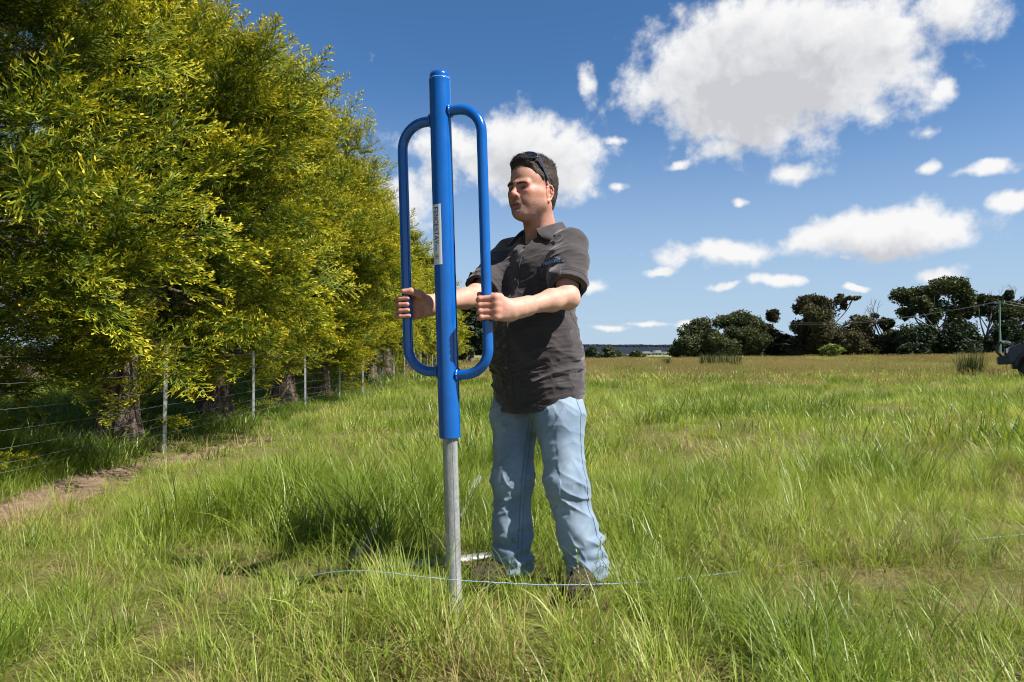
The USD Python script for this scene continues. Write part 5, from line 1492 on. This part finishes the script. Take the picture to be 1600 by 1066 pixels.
hill_v = np.stack([hX, hY, hZ], -1).reshape(-1, 3); hill_f = np.concatenate([np.stack([a_, a_ + 1, a_ + n_ + 1], -1), np.stack([a_, a_ + n_ + 1, a_ + n_], -1)])
rg = np.random.default_rng(31)
# tree tops along the ridge: small ragged crowns standing out of the forest sheet
k_ = 2600; cx = rg.uniform(-400, 1500, k_); cr = rg.uniform(.45, 1.0, k_); cy = 2050 + 900 * cr
cz = np.sin(cr * np.pi * .5) ** .7 * np.interp(cx, x_, hgt_)
tuft = trimesh.creation.icosphere(1, 1.0); tv, tf = np.asarray(tuft.vertices), np.asarray(tuft.faces)
sc = rg.uniform(2.5, 5.5, k_); VV = tv[None] * (sc[:, None] * np.array([1.3, 1.3, 1.0]))[:, None, :] * (1 + .35 * rg.normal(0, 1, (k_, len(tv), 1)) * .5) + np.stack([cx, cy, cz], 1)[:, None]
obj('/World', 'hills', cat([(hill_v, hill_f), (VV.reshape(-1, 3), (tf[None] + np.arange(k_)[:, None, None] * len(tv)).reshape(-1, 3))]), 'hazed_hill_forest', False, kind='structure')

EUC = [(0, (.025, .033, .014)), (.3, (.062, .074, .030)), (.6, (.115, .124, .054)), (.85, (.165, .163, .08)), (1, (.20, .18, .095))]
leaf_mat('eucalypt_leaf', EUC, .2, .5, patch=(.25, .2), spec=.08, tcol=(1.2, 1.15, .8))
leaf_mat('eucalypt_brown', [(0, (.03, .029, .015)), (.4, (.076, .073, .034)), (.8, (.128, .118, .056)), (1, (.165, .14, .07))], .2, .5, patch=(.25, .2), spec=.08, tcol=(1.2, 1.05, .8))
leaf_mat('dark_conifer', [(0, (.012, .022, .010)), (.5, (.035, .055, .024)), (1, (.075, .095, .042))], .12, .6, patch=(.3, .2))
leaf_mat('bright_bush', [(0, (.10, .13, .03)), (.5, (.22, .26, .06)), (1, (.36, .37, .12))], .3, .5)
leaf_mat('rush', [(0, (.018, .034, .010)), (.5, (.055, .078, .022)), (1, (.14, .14, .055))], .2, .5)
mat('gum_bark', [(.3, (.06, .05, .042)), (.5, (.14, .12, .10)), (.7, (.27, .245, .22))], .85, noise=(1.2, 5, .6), bump=(8, .5, .05))
mat('dead_wood', [(.3, (.12, .10, .085)), (.7, (.26, .23, .20))], .9, noise=(2, 4, .6))


def leaf_cloud(r, c, rad, n, size, flat=.75):
    """Leaf-sized faces through the volume of a clump, thicker near its shell and upper side, hanging a little."""
    d = r.normal(0, 1, (n, 3)); d /= np.linalg.norm(d, axis=1, keepdims=True)
    rr = r.uniform(.25, 1, n) ** .45
    wob = 1 + .28 * np.sin(d[:, 0] * 5 + c[0]) * np.cos(d[:, 1] * 4 + c[1])
    p = np.asarray(c) + d * (rr * wob)[:, None] * np.asarray(rad) * np.array([1, 1, flat])
    u = r.normal(0, 1, (n, 3)); u[:, 2] *= .6; u /= np.linalg.norm(u, axis=1, keepdims=True)
    w = np.cross(u, r.normal(0, 1, (n, 3))); w /= np.linalg.norm(w, axis=1, keepdims=True)
    s = (size * r.uniform(.6, 1.4, n))[:, None]
    v = np.stack([p - u * s, p + w * s * .42, p + u * s, p - w * s * .42], 1).reshape(-1, 3)
    o = (np.arange(n) * 4)[:, None]
    return v, np.vstack([o + [0, 1, 2], o + [0, 2, 3]])


def gum(px, Y, top, clumps, label, leaf='eucalypt_leaf', size=.25, dens=1.0, base=None, group=None, trunks=1, name='gum_tree'):
    """A eucalypt: clumps are (pixel x, pixel y, half width, half height in pixels) of its crown in the photograph; limbs run from the trunk to each of them."""
    g = at(px, 555, Y); gz = float(ground_z(g[0], Y)); mpp = Y / FPX
    r = np.random.default_rng(int(px * 7 + Y))
    t = thing(name, label, 'tree', (g[0], Y, gz), group=group)
    o = np.array([g[0], Y, gz])
    wood, leaves = [], []
    fork = np.array([r.normal(0, .3), 0, .28 * (at(px, top, Y)[2] - gz)])
    roots = [np.array([(k - (trunks - 1) / 2) * 2.0, r.normal(0, .5), 0]) for k in range(trunks)]
    for R0 in roots:
        wood.append(tube([R0 + [0, 0, -.3], R0 * .8 + fork * .45, R0 * .6 + fork], [.42, .32, .26], 8))
    if group == G1:     # undergrowth and lower boughs down to the grass
        lo, hi = min(c[0] - c[2] * .5 for c in clumps), max(c[0] + c[2] * .5 for c in clumps)
        for q in np.arange(lo, hi + 1, 11):
            clumps = clumps + [(q + r.normal(0, 2), 550 + r.normal(0, 1.5), 10, 8), (q + 5 + r.normal(0, 3), 537 + r.normal(0, 4), 10, 8)]
    for (cx, cy, w, h) in clumps:
        w, h = w * 1.25, h * 1.25
        c = at(cx, cy, Y) - o; dep = r.normal(0, 1.0) * min(2.5, w * mpp); c[1] += dep
        rad = np.array([w * mpp, .85 * w * mpp, h * mpp / .75])
        R0 = roots[r.integers(len(roots))] * .6 + fork; m = R0 * .45 + c * .55 + r.normal(0, .35, 3)
        wood.append(tube(CubicSpline([0, .5, 1], np.array([R0, m, c + [0, 0, rad[2] * .2]]))(np.linspace(0, 1, 7)), np.linspace(.15, .04, 7), 6))
        for _ in range(4):
            e = c + r.normal(0, .45, 3) * rad; wood.append(tube([m * .4 + c * .6, (m * .2 + c * .8) * .5 + e * .5, e], [.07, .05, .02], 4, False))
        n = int(dens * 800 * (rad[0] * rad[2]) ** .8 / (size / .34) ** 2 / 2.0)
        sub = max(6, int(5 + rad[0] * 2.4))
        for q in range(sub):
            d = r.normal(0, 1, 3); d /= np.linalg.norm(d); cc = c + d * rad * .62 * np.array([1, 1, .75])
            leaves.append(leaf_cloud(r, cc, rad * r.uniform(.42, .66), max(12, n // sub), size))
    obj(t, 'trunk', cat(wood), 'gum_bark', True)
    obj(t, 'crown', cat(leaves), leaf, False)
    return t


G1 = 'gum trees across the paddock'
gum(1085, 118, 500, [(1068, 540, 18, 15), (1085, 520, 20, 14), (1105, 508, 16, 10), (1112, 535, 22, 18), (1060, 552, 14, 8)], 'rounded gum tree at the left end of the far tree line', group=G1)
gum(1150, 120, 492, [(1130, 502, 18, 9), (1155, 500, 20, 10), (1172, 512, 16, 12), (1145, 520, 18, 9), (1168, 532, 20, 14), (1140, 545, 18, 10), (1185, 545, 12, 12), (1120, 545, 12, 10)], 'broad gum tree with sky showing under its domed top', group=G1)
gum(1210, 122, 485, [(1206, 493, 9, 9), (1198, 518, 16, 9), (1215, 528, 20, 16), (1228, 545, 14, 12), (1195, 543, 14, 12)], 'gum tree with one small tuft standing above its crown', 'eucalypt_brown', group=G1)
gum(1268, 118, 462, [(1254, 478, 14, 11), (1272, 472, 18, 9), (1294, 478, 18, 13), (1258, 500, 20, 14), (1288, 502, 22, 16), (1245, 520, 14, 14), (1275, 530, 24, 18), (1315, 467, 8, 6), (1330, 466, 7, 4), (1322, 478, 6, 4), (1305, 530, 16, 16)], 'tall brown-tinged gum with a side limb of small tufts', 'eucalypt_brown', group=G1, trunks=2)
gum(1340, 118, 490, [(1342, 505, 18, 11), (1330, 525, 20, 18), (1352, 520, 14, 10), (1345, 545, 22, 12), (1362, 530, 10, 8)], 'reddish lower gum right of the tall brown-tinged one', 'eucalypt_brown', group=G1)
gum(1385, 124, 500, [(1375, 502, 5, 6), (1362, 495, 7, 4), (1385, 535, 16, 12), (1398, 520, 10, 8), (1380, 549, 16, 8), (1405, 545, 12, 10)], 'thin half-bare gum in the gap of the tree line', group=G1)
gum(1465, 116, 436, [(1408, 490, 12, 8), (1430, 462, 20, 12), (1455, 450, 18, 10), (1480, 447, 20, 11), (1500, 460, 16, 14), (1512, 480, 10, 14), (1420, 478, 14, 9), (1465, 472, 16, 12), (1450, 490, 14, 14), (1490, 490, 14, 12), (1395, 505, 10, 8)], 'largest domed gum of the tree line, pale trunks showing', group=G1, trunks=3)
gum(1545, 120, 462, [(1532, 468, 12, 7), (1555, 468, 12, 7), (1585, 470, 11, 14), (1545, 485, 18, 9), (1572, 490, 20, 12), (1600, 485, 18, 16), (1625, 480, 20, 18), (1590, 505, 18, 10)], 'gum with separate tufts on top beside the green pole', group=G1, trunks=2)
gum(1660, 118, 470, [(1650, 490, 26, 18), (1690, 485, 24, 18), (1670, 520, 40, 22), (1720, 520, 24, 22)], 'gum tree past the right edge behind the vehicle', 'eucalypt_brown', group=G1, trunks=2)
for k_, (px, Y, lst) in enumerate([(1425, 112, [(1425, 525, 22, 18), (1410, 545, 18, 10), (1440, 545, 18, 12)]), (1478, 111, [(1478, 525, 20, 20), (1465, 546, 18, 10), (1495, 546, 18, 10)]), (1528, 112, [(1525, 520, 20, 20), (1540, 542, 18, 14), (1515, 546, 14, 10)]), (1582, 113, [(1580, 525, 20, 20), (1600, 542, 22, 14), (1570, 546, 16, 10)])]):
    gum(px, Y, 505, lst, ['dark dense bush under the left side of the domed gum', 'dark dense bush under the trunks of the domed gum', 'dark dense bush left of the green pole', 'dark dense bush right of the green pole'][k_], 'dark_conifer', .30, 1.3, group='dark bushes below the gums', name='dense_bush')
gum(928, 150, 542, [(925, 552, 10, 8), (915, 556, 9, 5), (938, 557, 8, 5)], 'dark bush beside the man at the far paddock edge', 'dark_conifer', .3, name='bush')
gum(955, 146, 541, [(953, 549, 9, 7), (958, 556, 11, 6), (948, 557, 7, 5)], 'grey-green round bush left of the houses', 'eucalypt_leaf', .3, name='bush')
gum(994, 140, 550, [(994, 557, 11, 6), (976, 559, 6, 4)], 'low olive bush close to the far houses', 'eucalypt_leaf', .3, name='bush')
gum(1024, 138, 558, [(1022, 562, 8, 3), (1032, 562, 6, 3)], 'lowest dark bush in front of the far houses', 'dark_conifer', .3, name='bush')
gum(1298, 100, 540, [(1296, 548, 12, 7), (1288, 552, 8, 5), (1306, 552, 8, 5), (1297, 542, 5, 3)], 'bright yellow-green bush before the dark tree line', 'bright_bush', .34, 1.2, name='bush')
gum(735, 66, 478, [(735, 490, 22, 14), (718, 510, 18, 14), (752, 508, 16, 14), (735, 530, 24, 14), (722, 548, 18, 10), (757, 545, 16, 12)], 'grey-green tree beyond the last of the conifers', 'dark_conifer', .24, 1.3)
gum(770, 90, 500, [(770, 520, 26, 18), (790, 535, 24, 16), (810, 525, 24, 18), (775, 548, 24, 10), (835, 530, 22, 18), (860, 540, 20, 14)], 'dark tree far behind the man', 'eucalypt_leaf', .3)
gum(890, 130, 530, [(885, 545, 14, 10), (900, 552, 10, 7)], 'small far tree hidden behind the man', 'eucalypt_leaf', .3, name='bush')

# a dead tree and bare tops
D_ = thing('dead_tree', 'bare dead tree standing above the gap in the tree line', 'tree', tuple(at(1368, 555, 121) * [1, 1, 0] + [0, 0, float(ground_z(at(1368, 555, 121)[0], 121))]))


def bare(r, p, d, L, rad, depth, parts):
    q = p + d * L; m = p * .5 + q * .5 + r.normal(0, .05, 3) * L
    parts.append(tube([p, m, q], [rad, rad * .8, rad * .55], 5, False))
    if depth:
        for k in range(3):
            e = d + r.normal(0, .45, 3); e /= np.linalg.norm(e); bare(r, p + (q - p) * r.uniform(.45, 1), e, L * r.uniform(.45, .75), rad * .5, depth - 1, parts)


pl = []; rg = np.random.default_rng(3)
bare(rg, np.zeros(3), np.array([-.03, 0, 1.0]), 6.2, .20, 3, pl); bare(rg, np.array([-.2, 0, 5.5]), np.array([-.05, 0, 1.0]), 3.0, .12, 2, pl)
obj(D_, 'branches', cat(pl), 'dead_wood', True)
D2 = thing('dead_tree', 'fine bare branches rising over the gum beside the green pole', 'tree', tuple(at(1568, 555, 123) * [1, 1, 0] + [0, 0, float(ground_z(at(1568, 555, 123)[0], 123))]))
pl = []; bare(rg, np.zeros(3), np.array([0, 0, 1.0]), 7.5, .22, 1, pl)
for s_ in (-.5, 0, .45):
    bare(rg, np.array([s_ * 1.2, 0, 7.0]), np.array([s_, 0, 1.0]), 3.2, .09, 3, pl)
obj(D2, 'branches', cat(pl), 'dead_wood', True)

# reeds
def reeds(px, py, Y, w, h, label, n=260):
    r = np.random.default_rng(int(px)); g = at(px, py, Y); z = float(ground_z(g[0], Y))
    t = thing('rush_clump', label, 'rush', (g[0], Y, z))
    v, f = blades(r, n, w * .35, h * .85, .22, .011 * Y / 26, .16, .22, segs=4)
    obj(t, 'stems', (v, f), 'rush', True)


reeds(1516, 596, 25.5, 1.15, 1.05, 'tall dark clump of rushes in front of the vehicle', 420)
reeds(1106, 580, 52, 1.8, 1.15, 'left of two distant dark rush clumps below the gums'); reeds(1140, 580, 50, 2.6, 1.2, 'right of two distant dark rush clumps below the gums'); reeds(1042, 578, 56, .9, .8, 'small lone rush clump left of the distant pair')

# far houses
mat('house_wall', (.36, .345, .34), .8); mat('house_roof', (.24, .235, .25), .6); mat('window_dark', (.03, .035, .04), .15)
for k_, (px, w, lab) in enumerate([(1012, 13, 'pale far house with a grey roof, left of three'), (1029, 12, 'pale far house with the tallest gable, middle of three'), (1043, 9, 'small pale far house nearest to the gum trees')]):
    Y = 420; g = at(px, 562, Y); m = Y / FPX; W = w * m * .5; z0 = 0.0; hh = (2.2, 2.5, 2.0)[k_]
    t = thing('house', lab, 'house', (g[0], Y, z0 - .3))
    obj(t, 'wall', box(-W, W, 0, 8, 0, hh), 'house_wall', 20)
    pr = trimesh.creation.extrude_polygon(Polygon([(-W - .4, hh), (W + .4, hh), (W * .45, hh + 1.3 + .4 * (k_ == 1)), (-W * .45, hh + 1.3 + .4 * (k_ == 1))]), 8.8, engine='earcut')
    v = np.asarray(pr.vertices); obj(t, 'roof', (np.stack([v[:, 0], 8.4 - v[:, 2], v[:, 1] + .01], 1), np.asarray(pr.faces)), 'house_roof', 20)
    for q in (-.5, .35):
        obj(t, 'window', box(W * q - .6, W * q + .6, -.03, .0, .9, 2.1), 'window_dark', 20)

# the green power pole and its wires
mat('green_pole', (.10, .19, .13), .6); mat('cable', (.11, .11, .11), .5)
pp = at(1563, 556, 84); pz = float(ground_z(pp[0], 84)); toph = at(1561, 470, 84)[2] - pz
po = thing('power_pole', 'thin green pole standing before the tree line near the right edge', 'pole', (pp[0], 84, pz))
obj(po, 'shaft', lathe([(.13, -.4), (.12, 2), (.085, toph), (0, toph + .01)], 14), 'green_pole', 40)
obj(po, 'crossarm', box(-.07, .07, -.9, .9, toph - .35, toph - .23), 'green_pole', 20)
for s_ in (-.8, .8):
    obj(po, 'insulator', along(lathe([(0, 0), (.035, 0), (.05, .05), (.03, .09), (.045, .13), (0, .16)], 10), [0, s_, toph - .23], [0, 0, 1]), 'house_wall', 30)
    a = np.array([pp[0], 84 + s_, pz + toph - .07]); b = at(1232, 506 + 2 * s_, 112 + s_); c = at(1900, 492, 80 + s_)
    for e0, e1, nm in ((a, b, 'left'), (a, c, 'right')):
        tt = np.linspace(0, 1, 30)[:, None]; p = e0 + (e1 - e0) * tt; p[:, 2] -= (.9 * 4 * tt * (1 - tt))[:, 0]
        obj('/World', 'power_line', tube(p, .022, 4), 'cable', True, label=f'{"nearer" if s_ < 0 else "farther"} power line running {nm} from the green pole', category='power line')
# ---------------------------------------------------------------- the four-wheel drive at the right edge, its front to the left
mat('navy_paint', (.006, .007, .016), .28, coat=.3, spec=.35); mat('black_plastic', (.012, .012, .012), .55); mat('tyre', (.016, .016, .016), .85, bump=(60, .4, .01)); mat('alloy', (.45, .45, .46), .3, metal=.9); mat('chrome', (.75, .75, .76), .15, metal=1.0); mat('light_glass', (.55, .57, .6), .1, coat=.5)
usdkit.material(stage, '/World/Looks/car_glass', {'f': ('fresnel', dict(IOR=1.5)), 't': ('transparent_bsdf', dict(color=(.25, .27, .28))), 'g': ('glossy_bsdf', dict(roughness=.02)), 'm': ('mix_closure', {})}, [('f.fac', 'm.fac'), ('t.BSDF', 'm.closure1'), ('g.BSDF', 'm.closure2')], surface='m.closure')
VY = 21.5; vp = at(1573, 555, VY); vz = float(ground_z(vp[0] + 1.5, VY))
car = thing('four_wheel_drive', 'dark blue four-wheel drive with a bull bar, cut off by the right edge', 'car', (vp[0] + .88 * math.sin(math.radians(34)) - .27, VY + .9 * math.cos(math.radians(34)), vz - .02), -34)
# side profile: x from the bumper backwards, z up
body_p = Polygon([(.28, .62), (.22, .95), (.34, 1.12), (.55, 1.20), (1.35, 1.28), (1.48, 1.30), (2.95, 1.32), (4.6, 1.28), (4.72, 1.05), (4.70, .60), (4.3, .55), (4.25, .75), (4.05, .95), (3.75, 1.0), (3.45, .95), (3.25, .75), (3.2, .48), (1.52, .48), (1.47, .75), (1.27, .95), (.97, 1.0), (.67, .95), (.47, .75), (.42, .60)])


def extr(poly, y0, y1, bevel=.05):
    """A side profile pushed across the car, its upper edges drawn in."""
    m = trimesh.creation.extrude_polygon(poly.buffer(-bevel).buffer(bevel), y1 - y0 - 2 * bevel, engine='earcut'); s = [m.vertices]
    v = np.asarray(m.vertices); core = (np.stack([v[:, 0], y0 + bevel + v[:, 2], v[:, 1]], 1), np.asarray(m.faces)[:, ::-1])
    m2 = trimesh.creation.extrude_polygon(poly.buffer(-bevel * .6), y1 - y0, engine='earcut'); v2 = np.asarray(m2.vertices)
    import manifold3d as mf
    pts = np.vstack([core[0], np.stack([v2[:, 0], y0 + v2[:, 2], v2[:, 1]], 1)])
    return cat([core, (np.stack([v2[:, 0], y0 + v2[:, 2], v2[:, 1]], 1), np.asarray(m2.faces)[:, ::-1])])


obj(car, 'body', extr(body_p, -.88, .88, .05), 'navy_paint', 30)
obj(car, 'bonnet', extr(Polygon([(.36, 1.11), (.60, 1.215), (1.40, 1.30), (1.40, 1.24), (.5, 1.12)]), -.70, .70, .01), 'navy_paint', 30)
obj(car, 'cabin', cat([extr(Polygon([(1.95, 1.82), (2.10, 1.86), (3.0, 1.86), (3.12, 1.82), (3.08, 1.78), (2.0, 1.78)]), -.70, .70, .015), extr(Polygon([(1.42, 1.29), (1.50, 1.29), (2.02, 1.80), (1.94, 1.82)]), -.76, -.70, .008), extr(Polygon([(1.42, 1.29), (1.50, 1.29), (2.02, 1.80), (1.94, 1.82)]), .70, .76, .008),
     *[extr(Polygon([(a, 1.30), (a + .09, 1.30), (a + .09, 1.80), (a, 1.80)]), y, y + .05, .006) for a in (2.28, 3.02) for y in (-.76, .71)]]), 'navy_paint', 30)
obj(car, 'windscreen', extr(Polygon([(1.47, 1.30), (1.485, 1.30), (2.0, 1.80), (1.985, 1.80)]), -.70, .70, .002), 'car_glass', 20)
for y in (-.735, .725):
    for a, b, c in ((1.56, 2.28, 2.03), (2.37, 3.02, 2.37)):
        obj(car, 'side_window', extr(Polygon([(a, 1.31), (b, 1.31), (b, 1.79), (c, 1.79)]), y, y + .01, .002), 'car_glass', 20)
obj(car, 'rear_window', extr(Polygon([(3.08, 1.32), (3.10, 1.32), (3.10, 1.79), (3.08, 1.79)]), -.68, .68, .002), 'car_glass', 20)
for y in (-.90, .88):
    for x0_ in (.97, 3.75):
        a = np.linspace(0, math.pi, 15); arch = Polygon([*[(x0_ - .55 * math.cos(t), .52 + .52 * math.sin(t)) for t in a], *[(x0_ + .47 * math.cos(t), .52 + .44 * math.sin(t)) for t in a]])
        obj(car, 'wheel_arch', extr(arch, y - .03, y + .05, .008), 'black_plastic', 30)
for y in (-.78, .78):
    for x0_ in (.97, 3.75):
        w = lathe([(.20, -.12), (.33, -.125), (.375, -.11), (.395, -.07), (.395, .07), (.375, .11), (.33, .125), (.20, .12)], 36)
        wh = obj(car, 'wheel', along(w, [x0_, y, .395], [0, 1, 0]), 'tyre', 40)
        sg_ = math.copysign(1, y)
        sp_ = [along(lathe([(.20, -.10), (.215, -.11), (.215, .11), (.20, .10), (.19, 0), (.20, -.10)], 30), [x0_, y, .395], [0, 1, 0]), along(lathe([(0, -.02), (.06, -.02), (.06, .02), (0, .02)], 16), [x0_, y + .07 * sg_, .395], [0, 1, 0])]
        for q in range(6):
            b_ = box(.04, .205, -.02, .02, -.012, .012); b_.apply_transform(trimesh.transformations.rotation_matrix(q * math.pi / 3, [0, 0, 1])); sp_.append(along(b_, [x0_, y + .07 * sg_, .395], [0, 1, 0]))
        obj(wh, 'rim', cat(sp_), 'alloy', 30)
obj(car, 'underbody', box(.40, 4.4, -.62, .62, .42, 1.02), 'black_plastic', 20)
for y in (-.86, .62):
    for x0_ in (.97, 3.75):
        obj(car, 'wheel_well', box(x0_ - .5, x0_ + .5, y, y + .24, .80, .99), 'black_plastic', 20)
obj(car, 'bumper', extr(Polygon([(.02, .55), (.0, .78), (.10, .84), (.36, .80), (.40, .58)]), -.86, .86, .03), 'black_plastic', 30)
bb = []
for y in (-.62, -.22, .22, .62):
    bb.append(tube([[.12, y, .80], [.02, y, .95], [.0, y, 1.10], [.10, y, 1.285]], .032, 10))
obj(car, 'bull_bar', cat(bb), 'black_plastic', 40)
obj(car, 'bull_bar_top', tube([[.34, -.84, 1.26], [.20, -.78, 1.29], [.10, -.62, 1.30], [.10, .62, 1.30], [.20, .78, 1.29], [.34, .84, 1.26]], .030, 12), 'chrome', 40)
obj(car, 'grille', box(.20, .235, -.5, .5, .84, 1.08), 'black_plastic', 20)
for y in (-.72, .72):
    obj(car, 'headlight', box(.215, .27, y - .16, y + .16, .92, 1.08), 'light_glass', 20)
    obj(car, 'mirror', extr(Polygon([(1.62, 1.28), (1.70, 1.28), (1.72, 1.46), (1.60, 1.46)]), (y / .72) * 1.02 - .09, (y / .72) * 1.02 + .09, .02), 'black_plastic', 30)
    obj(car, 'door_handle', box(2.05, 2.22, (y / .72) * .885 - .015, (y / .72) * .885 + .015, 1.12, 1.15), 'black_plastic', 20)
